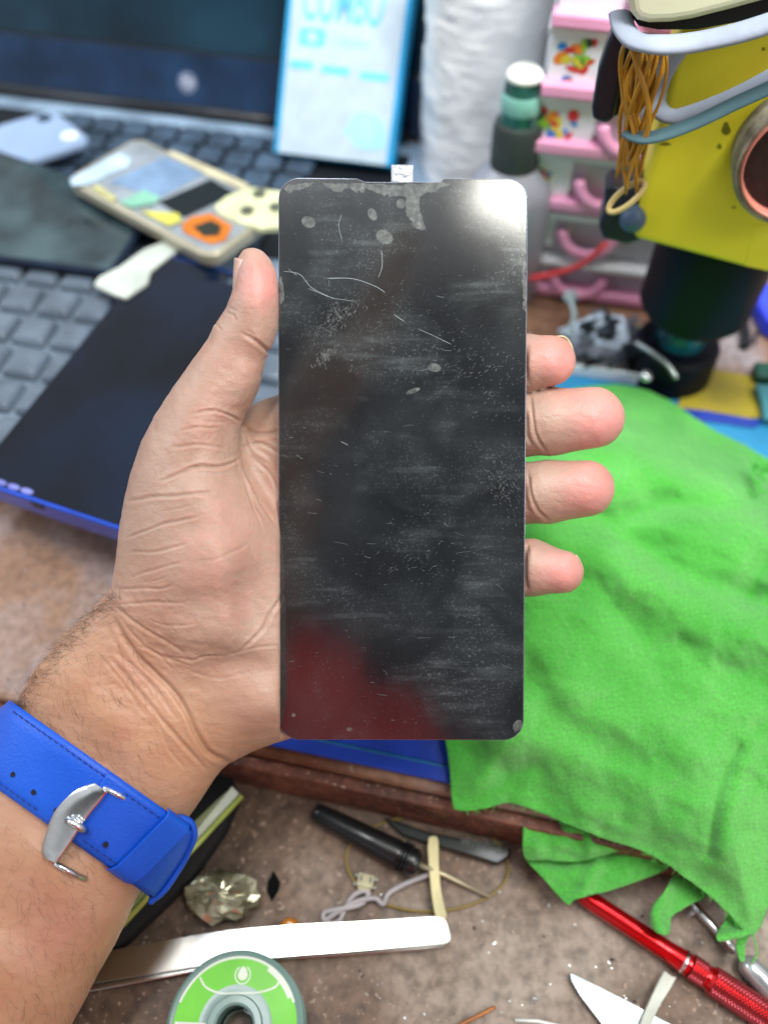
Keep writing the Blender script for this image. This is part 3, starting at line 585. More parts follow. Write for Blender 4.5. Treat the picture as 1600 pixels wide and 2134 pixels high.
for r_ in range(6):
    for c in range(9):
        x = -13.2+c*1.92+r_*.25; y = 26.9+r_*1.88
        mb = MB(DM); mb.box((x, y, 5.42), (1.62, 1.56, .34)); mb.build('key', key_m, lap, bevel=.13, bseg=2)
LT = math.radians(30); ls, lc = math.sin(LT), math.cos(LT); LM = DM @ Matrix(((1, 0, 0, -7.5), (0, ls, -lc, 39.2), (0, lc, ls, 5.0), (0, 0, 0, 1)))   # x right, y up the lid, z toward the viewer
mb = MB(LM); mb.box((0, 12.5, -.45), (37.5, 25, .9)); mb.build('lid', plastic_dk, lap, bevel=.3)
mb = MB(LM); mb.box((0, 13.6, .012), (34.4, 19.6, .02)); mb.build('screen', M_('laptop_screen', '#0a1822', .12, var=.4, vscale=9, col2='#1a3a4c'), lap)
mb = MB(LM)
for a, b_ in (((0, 1.9, .06), (36.6, 3.4, .16)), ((0, 24.1, .06), (36.6, 1.2, .16)), ((-17.8, 13.5, .06), (1.1, 19.4, .155)), ((17.8, 13.5, .06), (1.1, 19.4, .155))): mb.box(a, b_)
mb.build('bezel', M_('bezel', '#16304e', .25, var=.2, vscale=30), lap, bevel=.05)
mb = MB(DM); mb.tube([Dl(-24, 39.1, 5.5), Dl(9, 39.1, 5.5)], .42, 12); mb.m = Matrix.Identity(4)
mb = MB(); mb.tube([Dl(-24, 38.9, 5.45), Dl(9, 38.9, 5.45)], .42, 12); mb.build('hinge', plastic_dk, lap, smooth=True)
def on_lid(u, v):
    o = LM @ Vector((0, 0, 0)); n_ = LM.to_3x3() @ Vector((0, 0, 1)); r = ray(u, v); p = C0+r*((o-C0).dot(n_)/r.dot(n_)); return LM.inverted() @ p
q_ = on_lid(393, 207); print('logo', q_)
lg = MB(LM); lg.lathe((q_.x, 1.9, .145), (0, 0, 1), [(.001, .012), (.60, .012), (.64, 0)], 28); el = lg.build('emblem', M_('emblem', '#7f8aa6', .3, .5), lap)
lg = MB(LM); text_mb(lg, 'hp', Matrix.Translation((q_.x-.02, 1.74, .17)), .85, .01, shear=.25); lg.build('emblem_letters', M_('emblem_letters', '#d4daea', .3, .3), el)
kb = thing('keyboard', 'grey keyboard with glossy keys lying in front of the laptop screen', 'keyboard', tuple(Dl(-4, 16, 5.3)))
mb = MB(DM); mb.box((-5, 16.2, 5.62), (32, 14.6, .7)); mb.build('shell', kb_m, kb, bevel=.25)
for r_ in range(6):
    for c in range(11):
        x = -13.5+c*2.0+(r_ % 3)*.3; y = 10.6+r_*2.12
        mb = MB(DM); a, b_, h = .93, .95, .5; vs = []
        for z, k in ((5.97, 1), (6.40, .80)):
            for (i, j) in ((-1, -1), (1, -1), (1, 1), (-1, 1)): vs.append((x+i*a*k, y+j*b_*k+(.06 if k < 1 else 0), z))
        mb.add(vs, [(3, 2, 1, 0), (4, 5, 6, 7), (0, 1, 5, 4), (1, 2, 6, 5), (2, 3, 7, 6), (3, 0, 4, 7)]); mb.build('key', key2, kb, bevel=.16, bseg=3, auto=80)
glass_dk = M_('black_glass', '#010307', .07, var=.3, vscale=13, spec=.4, col2='#0b1a30'); blue_fr = M_('blue_frame', '#1a4fd0', .28, .2, var=.1, coat=.4); violet = M_('speaker_glint', '#8f95e8', .15, .4)  # navy mottling imitates a bluish sheen, pale violet the glint on the slots
# black phone with a blue frame
ph_ = thing('mobile_phone', 'black-faced mobile phone with a bright blue frame lying over the keyboard left of the thumb', 'phone', tuple(Dl(1, 14, 6.45)))
A = math.radians(-8.5); PB = DM @ Matrix.Translation((1.45, 14.6, 6.72)) @ Matrix.Rotation(A, 4, 'Z') @ Matrix.Rotation(math.radians(1.0), 4, 'X')
mb = MB(PB); mb.prism([(x, y, .30) for x, y in rrect(7.8, 15.6, .75)], (0, 0, 1), 1.15); mb.build('frame', blue_fr, ph_, bevel=.12, bseg=3)
mb = MB(PB); mb.prism([(x, y, .345) for x, y in rrect(7.66, 15.3, .68)], (0, 0, 1), .12); mb.build('screen', glass_dk, ph_, bevel=.04)
mb = MB(PB)
for x in (-2.55, -1.9, -1.25): mb.add([(x+.30*math.cos(t), -7.50+.13*math.sin(t), .352) for t in [k*.5236 for k in range(12)]], [tuple(range(12))])
mb.build('speaker_slots', violet, ph_); mb = MB(PB); mb.box((-.65, -7.79, .05), (.55, .1, .34)); mb.build('charging_port', plastic_dk, ph_)
mb = MB(PB); mb.lathe((.9, 7.0, .347), (0, 0, 1), [(.001, .004), (.17, .004), (.2, 0)], 20); mb.build('front_camera', M_('camera_glint', '#46525c', .15), ph_)
# dark glass panel beneath
pd = [dpx(-60, 300, 6.7), dpx(330, 432, 6.7), dpx(236, 578, 6.7), dpx(-140, 528, 6.7)]
dk = thing('spare_screen', 'dark reflective phone screen lying across the keyboard near the left edge', 'phone screen', tuple(Dl(*pd[3], 6.5)))
mb = MB(DM); mb.prism([(x, y, 6.95) for x, y in pd], (0, 0, 1), .42); mb.build('frame', M_('dk_frame', '#1b2a40', .3, .3, var=.2), dk, bevel=.12)
cx = sum(p[0] for p in pd)/4; cy = sum(p[1] for p in pd)/4; mb = MB(DM); mb.prism([(cx+(x-cx)*.96, cy+(y-cy)*.94, 6.99) for x, y in pd], (0, 0, 1), .1)
mb.build('glass', M_('smeared_glass', '#1a262c', .14, var=.5, vscale=28, col2='#465a60', rvar=.08), dk, bevel=.03)
# pale plastic spudger
mb = MB(DM); pts = [dpx(u, v, 7.3) for u, v in [(352,500),(372,520),(330,552),(314,566),(308,590),(262,622),(232,612),(196,594),(206,578),(250,556),(300,520)]]
mb.prism([(x, y, 7.35) for x, y in pts], (0, 0, 1), .25); tag(mb.build('plastic_spudger', M_('pale_plastic', '#c3cbc2', .45, var=.08), bevel=.08), 'pale plastic opening tool lying between the black phone and the dark screen', 'opening tool')
# grey phone back at the far left
gp = [dpx(u, v, 7.0) for u, v in [(-120,290),(100,226),(122,232),(182,280),(176,292),(-60,372),(-150,385)]]
gb = thing('phone_cover', 'pale blue-grey phone back cover with one camera hole at the far left', 'phone back', tuple(Dl(*gp[0], 6.4)))
mb = MB(DM); mb.prism([(x, y, 6.9) for x, y in gp], (0, 0, 1), .5); mb.build('cover', M_('pale_cover', '#9db4d6', .22, var=.05, vscale=20, coat=.3), gb, bevel=.15)
cq = dpx(93, 246, 6.9); mb = MB(DM); mb.lathe((cq[0], cq[1], 6.905), (0, 0, 1), [(.001, .01), (.42, .01), (.48, -.02)], 24); mb.build('camera_hole', M_('hole2', '#1d3646', .3), gb)
cq = dpx(146, 282, 6.9); mb = MB(DM); mb.lathe((cq[0], cq[1], 6.905), (0, 0, 1), [(.001, .01), (.5, .01), (.56, -.02)], 24); mb.build('flash_disc', M_('flash', '#e8f2ff', .1), gb)
# gutted gold phone frame with tapes
FH = 8.1
c_ = [G(135, 372, FH), G(338, 308, FH), G(640, 430, FH), G(440, 540, FH)]
FM = frame((c_[0]+c_[3])/2, c_[3]-c_[0], c_[1]-c_[0]); fl_ = 15.4; fw = 7.0
def fpx(u, v, dz=0): q_ = FM.inverted() @ G(u, v, FH+dz); return (q_.x, q_.y)
L0 = FM.inverted() @ c_[0]; L1 = FM.inverted() @ c_[1]; L3 = FM.inverted() @ c_[3]; fl_ = (L3-L0).x; fw = (L1-L0).y
print('frame size', fl_, fw)
fr = thing('gutted_phone', 'gold phone mid-frame with orange, yellow and green tapes and a pale camera bump', 'phone frame', tuple(FM @ Vector((0, fw/2, -.8))))
FR = FM @ Matrix.Translation((0, fw/2, 0))
mb = MB(FR); mb.prism([(x, y, 0) for x, y in rrect(fl_, fw, .8)], (0, 0, 1), .75); mb.build('shell', M_('gold_shell', '#b9b39c', .34, .35, var=.08, vscale=30), fr, bevel=.16, bseg=3)
mb = MB(FR); mb.prism([(x, y, .03) for x, y in rrect(fl_-.6, fw-.6, .6)], (0, 0, 1), .06); mb.build('inner_plate', M_('inner_plate', '#a9b3bd', .3, .3, var=.12, vscale=60, bump=.3), fr)
def fpatch(nm, px, col, z, th=.04, rough=.4, metal=0, bev=.01, var=.1, par=None):
    pts = [FM.inverted() @ G(u, v, FH+z) for u, v in px]; mb = MB(FM); mb.prism([(p.x, p.y, z) for p in pts], (0, 0, 1), th); return mb.build(nm, M_(nm, col, rough, metal, var=var, vscale=80, bump=.3), par or fr, bevel=bev)
fpatch('battery_bay', [(228,378),(345,326),(425,362),(330,412)], '#7d98b8', .08, .03, .3)
fpatch('graphite_sheet', [(330,420),(440,372),(490,402),(384,452)], '#101c20', .10)
fpatch('clear_tape', [(146,372),(250,318),(274,330),(266,346),(176,385),(150,386)], '#c4dcf0', .12, .05, .15)
fpatch('yellow_tape', [(190,388),(205,384),(245,412),(232,420)], '#c9c58c', .13); fpatch('yellow_tape', [(292,438),(372,444),(380,460),(352,470)], '#cfca5c', .15)
fpatch('green_tape', [(250,420),(300,395),(334,410),(322,424),(272,432)], '#86bfa8', .16)
fpatch('orange_tape', [(378,468),(398,452),(440,444),(460,456),(484,470),(470,500),(440,508),(408,494),(384,484)], '#cf7420', .12, .05)
fpatch('mesh_window', [(402,472),(440,458),(462,470),(456,490),(424,492)], '#2c2d24', .155, .03)
fpatch('side_tape', [(345,318),(360,314),(520,384),(508,396),(430,362)], '#c9c1a2', .11)
cb = fpatch('camera_bump', [(446,428),(470,408),(520,388),(590,398),(610,430),(600,470),(540,474),(500,462),(460,446)], '#d9dcb0', .24, .4, .3, bev=.1)
for u, v in ((540,402),(515,437),(575,430)): p = FM.inverted() @ G(u, v, FH+.345); mb = MB(FM); mb.lathe((p.x, p.y, .345), (0, 0, 1), [(.001, .006), (.30, .006), (.36, 0)], 24); mb.build('lens_hole', M_('lens_grey', '#5c6052', .3), cb)
# spare-part box leaning on the lid
BT = math.radians(40); bs, bc = math.sin(BT), math.cos(BT); bq = dpx(570, 318, 6.0); BM = DM @ Matrix(((1, 0, 0, bq[0]), (0, bs, -bc, bq[1]), (0, bc, bs, 6.0), (0, 0, 0, 1)))
bw, bh = 7.25, 14.5; cyan = M_('cyan_card', '#1aa0d8', .4, var=.06); white = M_('white_card', '#b7c8d6', .5, var=.04, vscale=90, bump=.15); cy2 = M_('cyan_print', '#6fd0f2', .5, var=.06); cy3 = M_('pale_print', '#a3daf4', .5, var=.05)
bx = thing('part_box', 'white and cyan cardboard box leaning against the laptop screen', 'box', tuple(BM @ Vector((bw/2, 0, 0))))
mb = MB(BM); mb.box((bw/2, bh/2, -.9), (bw, bh, 1.8)); mb.build('carton', cyan, bx, bevel=.08)
mb = MB(BM); mb.box((bw/2, bh/2, .01), (bw-.62, bh-.12, .03)); mb.build('front_print', white, bx)
mb = MB(BM); text_mb(mb, 'COMBO', BM.inverted() @ BM @ Matrix.Translation((bw/2-.1, 9.05, .035)), 1.55, .004, squeeze=.80) if False else None
def bpt(u, v, z=.04):
    o = BM @ Vector((0, 0, z)); n_ = BM.to_3x3() @ Vector((0, 0, 1)); r = ray(u, v); p = C0+r*((o-C0).dot(n_)/r.dot(n_)); q_ = BM.inverted() @ p; return (q_.x, q_.y)
y0 = bpt(710, 45)[1]; x0, x1 = bpt(630, 30)[0], bpt(797, 40)[0]
cu = MB(BM); text_mb(cu, 'COMBO', Matrix.Translation(((x0+x1)/2, y0-.05, .045)), 3.3, .012, squeeze=(x1-x0)/(3.3*3.6)); cu.build('box_lettering', cy2, bx)
mb = MB(BM); a = bpt(625, 95); b_ = bpt(677, 60); cxx, cyy = (a[0]+b_[0])/2, (a[1]+b_[1])/2; mb.prism([(cxx+x, cyy+y, .045) for x, y in rrect(1.6, .95, .25)], (0, 0, 1), .02); pl = mb.build('printed_badge', cy2, bx)
mb = MB(BM); mb.lathe((cxx, cyy, .046), (0, 0, 1), [(.001, .004), (.27, .004), (.28, 0)], 20); mb.build('badge_dot', white, pl)
mb = MB(BM); a = bpt(688, 93); text_mb(mb, 'Display', Matrix.Translation((a[0], a[1], .045)), .85, .004, align='LEFT', squeeze=.95); mb.build('box_lettering', cy3, bx)
for (u0, u1, v) in ((604, 652, 135), (670, 728, 147), (750, 810, 160)):
    a = bpt(u0, v); b_ = bpt(u1, v); yy = (a[1]+b_[1])/2; mb = MB(BM); mb.box(((a[0]+b_[0])/2, yy, .05), (b_[0]-a[0], .42, .01)); mb.build('printed_bar', cy2, bx)
mb = MB(BM); pts = [bpt(u, v) for u, v in [(713,275),(725,262),(735,240),(760,232),(785,240),(800,258),(806,290),(800,312),(760,312),(735,300),(730,285)]]; mb.prism([(x, y, .052) for x, y in pts], (0, 0, 1), .015); mb.build('printed_drop', cy3, bx)
# khaki post behind the laptop
khk = M_('khaki_board', '#53604e', .6, var=.15, vscale=20, bump=.3); mb = MB(); a = G(815, 340, 3); n_ = -en
p0 = Dl(0, 40.8, 3); q1 = V(832, 380, p0, n_); q2 = V(905, 380, p0, n_); xx0 = (DM.inverted() @ q1).x; xx1 = (DM.inverted() @ q2).x
mb = MB(DM); mb.box(((xx0+xx1)/2+2.2, 47, 18), (xx1-xx0+4.4, 1.2, 30)); tag(mb.build('back_board', khk, bevel=.1), 'dull khaki board standing upright behind the plastic roll', 'board')
# tall roll of clear wrapping
film = M_('clear_film', '#ffffff', .22, var=.03, vscale=60, coat=.8, bump=.8, bscale=120, trans=.05); rb = G(985, 400, 3.0); rv = (V(1025, 0, rb, Vector((0, -1, 0)))-rb)
mb = MB(); NS, NH = 72, 90; vs = []; fs = []; ax = rv.normalized(); xx = ax.orthogonal().normalized(); yy = ax.cross(xx); LH = rv.length*1.25
for j in range(NH+1):
    for i in range(NS):
        an = 2*math.pi*i/NS; h = j/NH*LH; q_ = Vector((math.cos(an)*2.2, math.sin(an)*2.2, h*.55)); r_ = 3.45+.13*noise.noise(q_*1.1)+.14*abs(noise.noise(q_*2.9))+.06*noise.noise(q_*7)
        vs.append(rb+ax*h+(xx*math.cos(an)+yy*math.sin(an))*r_)
for j in range(NH):
    for i in range(NS): k = (i+1) % NS; fs.append((j*NS+i, j*NS+k, (j+1)*NS+k, (j+1)*NS+i))
fs.append(tuple((NH)*NS+i for i in range(NS))); mb.add(vs, fs); tag(mb.build('film_roll', film, smooth=True, base=tuple(rb)), 'tall shiny roll of crinkled clear plastic film behind the display', 'plastic roll')
# bottle
bb = G(1040, 600, 3.0); bt = thing('bottle', 'cloudy plastic bottle with dark screw cap and green glass neck behind the display', 'bottle', tuple(bb)); up = Vector((-.02, .0, 1))
mb = MB(); mb.lathe(bb, up, [(.01, 0), (2.0, .05), (2.15, .3), (2.15, 6.3), (1.95, 6.9), (1.4, 7.5), (1.2, 7.8)], 40); mb.build('bottle_body', M_('cloudy_plastic', '#aeb0bc', .35, var=.06, vscale=20, trans=.35, coat=.3), bt, smooth=True)
mb = MB(); mb.lathe(bb, up, [(1.1, 7.6), (1.22, 7.65), (1.22, 9.6), (1.12, 9.95), (.9, 10.0)]+[(.01, 10.0)], 36); mb.build('cap', M_('cap', '#39423f', .55, var=.15, bump=.4), bt, auto=40)
mb = MB(); mb.lathe(bb, up, [(.92, 10.0), (.94, 10.8), (.88, 11.6), (.82, 12.1)], 32); mb.build('glass_neck', M_('green_glass', '#3f8f82', .12, var=.3, vscale=100, trans=.4, coat=.5, col2='#0f3d33'), bt, smooth=True)
mb = MB(); mb.lathe(bb, up, [(.92, 10.5), (.96, 10.6), (.94, 11.3), (.90, 11.4)], 32); mb.build('pale_band', M_('pale_band', '#8cc9bb', .3, var=.1), bt, smooth=True)
mb = MB(); mb.lathe(bb, up, [(.80, 11.95), (.88, 12.0), (.86, 12.2), (.6, 12.4), (.01, 12.48)], 32); mb.build('stopper', M_('stopper', '#eef2e6', .2, var=.1, coat=.5), bt, smooth=True)
# small chest of drawers
pink = M_('pink_plastic', '#f2a6cc', .35, var=.05, vscale=20, coat=.2); whitep = M_('white_plastic', '#eaeff5', .38, var=.05, vscale=20); greyp = M_('recess_plastic', '#c3bfca', .45, var=.08)
sk = [M_('sticker_red', '#d8323a', .5), M_('sticker_orange', '#f08a2c', .5), M_('sticker_green', '#8cc63a', .5), M_('sticker_blue', '#2a86d6', .5), M_('sticker_dark', '#3a4a3c', .5), M_('sticker_yellow', '#dfd044', .5)]
X0, X1, YF = 16.9, 26.5, 29.0
ch = thing('drawer_chest', 'small pink and white plastic chest of drawers with flower stickers', 'drawer chest', tuple(Dl(21.5, 33, 3)))
mb = MB(DM)
zr = [20.3, 17.4, 14.45, 11.75, 8.55, 5.65]; zr_b = zr[1:]+[3.05]
mb.box(((X0+X1)/2, YF+5.2, 12), (X1-X0, 9.2, 18)); mb.build('carcass', whitep, ch, bevel=.2)
for z in zr: mb = MB(DM); mb.box(((X0+X1)/2, YF+.1, z-.16), (X1-X0+.1, 1.5, .34)); mb.build('rail', whitep, ch, bevel=.08)
SLP = [X0+2.9, X0+2.85, X0+2.75, X0+2.2, X0+1.9, X0+1.9]
for i, (zt, zb) in enumerate(zip(zr, zr_b)):
    z1 = zt-.36; z0 = zb+.04; hgt = z1-z0; off = (.35 if i < 3 else (.2 if i == 3 else 0)); gap = .0 if i < 3 else .25
    mb = MB(DM); mb.box(((X0+X1)/2, YF+.35-off, (z1+z0)/2), (X1-X0-.3, .5, hgt-gap)); dw = mb.build('drawer', greyp, ch, bevel=.06)
    mb = MB(DM); mb.box(((X0+SLP[i])/2+.1, YF+.05-off, (z1+z0)/2+.2), (SLP[i]-X0-.2, .3, hgt-.45)); mb.build('drawer_panel', whitep, dw, bevel=.08)
    if i != 4: mb = MB(DM); mb.box(((X0+X1)/2, YF-.15-off, z0+.36+gap*.5), (X1-X0-.05, .95, .6)); mb.build('drawer_lip', pink, dw, bevel=.12)
    hx = SLP[i]+1.75; hw = 1.35; zc = (z1+z0)/2+.5
    mb = MB(DM); pts = [Vector((hx-hw*math.cos(t), YF-.35-off-.28*math.sin(t), zc-1.15*math.sin(t))) for t in [math.pi*k/14 for k in range(15)]]
    mb.tube(pts, .30, 8, flat=.7, up=(0, 1, 0)); mb.build('handle', pink, dw, smooth=True)
    mb = MB(DM); yy_ = YF-.115-off; random.seed(31+i); sx_ = X0+1.45 if i < 2 else X0+.85; k_s = 1.35 if i < 3 else .6
    if i in (1, 2, 3, 5):
        zz = (z1+z0)/2+.25
        for _ in range(24):
            a = random.uniform(0, 6.28); rr_ = random.uniform(0, .75)*k_s; mb.cur = random.randrange(6); px, pz_ = sx_+rr_*math.cos(a), zz+rr_*math.sin(a); s1, s2 = random.uniform(.13, .3)*k_s, random.uniform(.08, .2)*k_s; an = random.uniform(0, 3)
            mb.add([(px+s1*math.cos(t)*math.cos(an)-s2*math.sin(t)*math.sin(an), yy_-.0015*_, pz_+s1*math.cos(t)*math.sin(an)+s2*math.sin(t)*math.cos(an)) for t in [k*.785 for k in range(8)]], [tuple(range(8))])
        o = mb.build('flower_sticker', sk, dw)
    elif i == 0: pass
random.seed(11)
# red wire
red_w = M_('red_wire', '#e0454c', .35, coat=.3); mb = MB(); p0 = Dl(19, 27.5, 3); mb.tube(spline([V(u, v, p0, -en) for u, v in [(1090,582),(1140,574),(1190,560),(1225,542),(1262,508)]], 8), .17, 10)
tag(mb.build('red_wire', red_w, smooth=True), 'red wire hanging across the bottom drawers of the pink chest', 'wire')
# ------------------------------------------------------------------ repair mat and things on the right
mat_b = M_('blue_silicone', '#2a86b4', .45, var=.12, vscale=30, bump=.2); mat_y = M_('yellow_silicone', '#a8962a', .5, var=.15, vscale=40, bump=.2); mat_d = M_('navy_silicone', '#1c3da6', .4, var=.1, bump=.2)
rm = thing('repair_mat', 'blue silicone repair mat with a yellow area under the green cloth', 'work mat', tuple(Dl(22, 11, 3)))
mb = MB(DM); mb.box((23.5, 11.6, 3.14), (26, 22.4, .26)); mb.build('mat_sheet', mat_b, rm, bevel=.08)
mb = MB(DM)
mb.box((23.5, .55, 3.36), (26, .55, .2)); mb.box((10.8, 11.6, 3.36), (.55, 22.4, .19)); mb.build('raised_rim', mat_d, rm, bevel=.06)
mb = MB(DM); mb.box((16.5, 2.1, 3.30), (10.2, 2.3, .12)); mb.build('dark_pocket', mat_d, rm, bevel=.05)
ypts = [dpx(u, v, 3.3) for u, v in [(1400,880),(1440,765),(1600,790),(1588,815),(1592,850),(1582,872)]]; mb = MB(DM); mb.prism([(x, y, 3.38) for x, y in ypts], (0, 0, 1), .14); mb.build('yellow_area', mat_y, rm, bevel=.04)
npts = [dpx(u, v, 3.3) for u, v in [(1400,850),(1470,858),(1590,880),(1570,893),(1480,880),(1400,870)]]; mb = MB(DM); mb.prism([(x, y, 3.40) for x, y in npts], (0, 0, 1), .14); mb.build('navy_strip', mat_d, rm, bevel=.04)
# yellow stand
barrel = M_('black_barrel', '#070c16', .5, var=.2, vscale=20, spec=.22); ylw = M_('yellow_plastic', '#eee238', .42, var=.10, vscale=12, bump=.25, col2='#d8ca28')
cb_ = G(1388, 778, 3.0); st = thing('microscope_stand', 'yellow tool stand on a dark cylinder and black round foot at the right', 'tool stand', tuple(cb_))
upz = Vector((.0, 0, 1))
mb = MB(); mb.lathe(cb_, upz, [(.01, 0), (2.0, 0), (2.15, .2), (2.05, 2.2), (1.85, 2.45), (1.2, 2.5), (.01, 2.5)], 44); mb.build('foot', barrel, st, auto=35)
mb = MB(); mb.lathe(cb_, upz, [(1.25, 2.4), (1.25, 4.6)], 36); mb.build('stem', M_('teal_stem', '#1d6f86', .2, var=.4, vscale=60, col2='#0a2a30', coat=.6), st, smooth=True)
mb = MB(); mb.lathe(cb_, upz, [(1.3, 4.2), (2.3, 4.35), (2.6, 4.8), (2.62, 9.0), (2.6, 10.8), (.01, 10.8)], 48); mb.build('barrel', barrel, st, auto=35)
py = cb_+Vector((0, -1.5, 0))-en*2.9; nY = (-en+Vector((0, 0, .12))).normalized(); py2 = py
def Y(u, v, off=0.0): return V(u, v, py2+nY*off, nY)
mb = MB(); yp = [(1412,60),(1404,120),(1385,215),(1352,350),(1319,474),(1317,492),(1328,501),(1440,530),(1560,562),(1740,600),(1780,60)]
mb.prism([Y(u, v) for u, v in yp], nY, 3.4); mb.build('yellow_body', ylw, st, bevel=.35, bseg=4)
mb = MB(); mb.prism([Y(u, v, .03) for u, v in [(1548,555),(1570,470),(1800,450),(1800,608)]], nY, 1.0); mb.build('side_plate', ylw, st, bevel=.06)
gr = M_('grime', '#4a4418', .8, alpha=.6)
for (u0, v0, a0, b0) in ((1512,268,9,14),(1498,305,5,6),(1590,102,4,4),(1528,432,4,3),(1385,300,12,4)):
    mb = MB(); mb.sheet([Y(u0+a0*math.cos(t)*(1+.3*math.sin(3*t)), v0+b0*math.sin(t), .02) for t in [k*.45 for k in range(14)]]); mb.build('grime_spot', gr, st)
mb = MB(); mb.prism([Y(u, v, .8) for u, v in [(1455,195),(1600,205),(1700,150),(1700,60),(1420,105)]], nY, .4) if False else None
# cream housing above
cream = M_('cream_plastic', '#d5d6b4', .4, var=.04, vscale=20); mb = MB(); pc2 = py2+nY*1.5
cr = [(1300,-140),(1308,0),(1313,30),(1326,46),(1350,52),(1395,51),(1440,44),(1520,24),(1600,2),(1760,-50),(1760,-140)]
mb.prism([V(u, v, pc2+nY*1.2, nY) for u, v in cr], nY, 3.2); mb.build('cream_housing', cream, st, bevel=.3, bseg=4)
mb = MB(); mb.prism([V(u, v, pc2+nY*.6, nY) for u, v in [(1310,10),(1316,40),(1330,58),(1370,66),(1450,66),(1540,50),(1760,-5),(1760,-100),(1310,-100)]], nY, 2.6); mb.build('black_seal', M_('black_rubber', '#0c0f14', .6), st, bevel=.2)
# rubber straps
rub = M_('grey_rubber', '#8e96a4', .5, var=.08, vscale=40, bump=.3); rub2 = M_('teal_rubber', '#4f6e76', .45, var=.12, vscale=40)
def strap(name, px, offs, w0, label, m=rub, thick=.42):
    sp = spline([(u, v, o_) for (u, v), o_ in zip(px, offs)], 10); pts = [V(p.x, p.y, py2+nY*p.z, nY) for p in sp]; mb = MB(); mb.tube(pts, w0, 10, flat=thick, up=tuple(Vector((0, -.3, 1)))); o = mb.build(name, [m], smooth=True); return tag(o, label, 'rubber strap')
strap('rubber_strap', [(1292,30),(1300,60),(1322,84),(1358,92),(1405,93),(1460,86),(1540,68),(1640,36),(1750,-4)], [1.6,2.4,3.0,3.4,3.5,3.5,3.6,3.6,3.6], .40, 'thick grey rubber strap curving under the cream housing')
strap('rubber_strap', [(1412,100),(1385,140),(1366,185),(1368,222),(1395,242),(1440,236),(1520,206),(1600,166),(1700,110)], [.6,.8,.9,1.3,1.9,2.2,2.4,2.5,2.5], .38, 'grey rubber strap bent back on itself across the yellow body')
strap('rubber_strap', [(1306,276),(1322,284),(1350,287),(1395,276),(1460,250),(1530,216),(1610,180),(1700,140)], [2.4,2.7,2.9,3.0,3.0,3.0,3.0,3.0], .28, 'dark teal rubber strap, lowest one crossing the yellow body', rub2)
# round mirror
mc = V(1668, 330, py2+nY*.9, nY); ex_ = (V(1768, 330, py2+nY*.9, nY)-mc).normalized(); MM = frame(mc, ex_, nY.cross(ex_)); rr_ = (V(1527, 330, py2+nY*.9, nY)-mc).length
tp = thing('tape_roll', 'round brown-cored tape roll with frayed pale edge hanging on the yellow stand', 'tape roll', tuple(mc-Vector((0, 0, rr_))))
mb = MB(MM); mb.lathe((0, 0, -.8), (0, 0, 1), [(rr_*.86, 0), (rr_*1.0, 0), (rr_*1.01, 1.3), (rr_*.97, 1.42), (rr_*.88, 1.4)], 64); mb.build('tape', M_('frayed_tape', '#9c9484', .6, var=.3, vscale=120, bump=.8), tp, auto=40)
mb = MB(MM); mb.lathe((0, 0, 0), (0, 0, 1), [(rr_*.90, .3), (rr_*.90, .72), (rr_*.86, .74), (rr_*.85, .2)], 64); mb.build('pink_rim', M_('pink_rim', '#d98270', .3, coat=.5), tp, smooth=True)
mb = MB(MM); mb.lathe((0, 0, 0), (0, 0, 1), [(.01, .2), (rr_*.87, .2)], 64); mb.build('brown_core', M_('brown_core', '#2a1412', .5, var=.2, vscale=300, bump=.5), tp)
# black clamp, with knob
blk = M_('black_clamp', '#1a2432', .38, var=.15, vscale=30); cl = thing('clamp', 'black plastic spring clamp hanging left of the yellow stand', 'clamp', tuple(V(1290, 500, py2, nY)))
pk = py2-nY*.5
mb = MB(); mb.prism([V(u, v, pk+nY*1.5, nY) for u, v in [(1288,36),(1264,90),(1245,150),(1232,225),(1234,250),(1262,260),(1278,250),(1290,190),(1302,120),(1326,70)]], nY, 1.0); mb.build('clamp_arm', blk, cl, bevel=.22, bseg=3)
mb = MB(); mb.prism([V(u, v, pk+nY*.6, nY) for u, v in [(1300,80),(1270,250),(1300,235),(1330,215),(1390,130),(1400,90)]], nY, .9); mb.build('clamp_block', M_('clamp_block', '#0b0d12', .6), cl, bevel=.1)
mb = MB(); mb.prism([V(u, v, pk+nY*.2, nY) for u, v in [(1258,398),(1272,384),(1300,396),(1340,380),(1360,420),(1340,500),(1305,512),(1255,500),(1245,470),(1258,440)]], nY, 1.6); mb.build('clamp_knob', blk, cl, bevel=.35, bseg=3)
mb = MB(); c = V(1318, 462, pk+nY*.7, nY); mb.lathe(c, nY, [(.01, .2), (.4, .15), (.52, -.1), (.52, -.8)], 24); mb.build('clamp_disc', M_('disc_blue', '#4a607a', .4), cl, smooth=True)
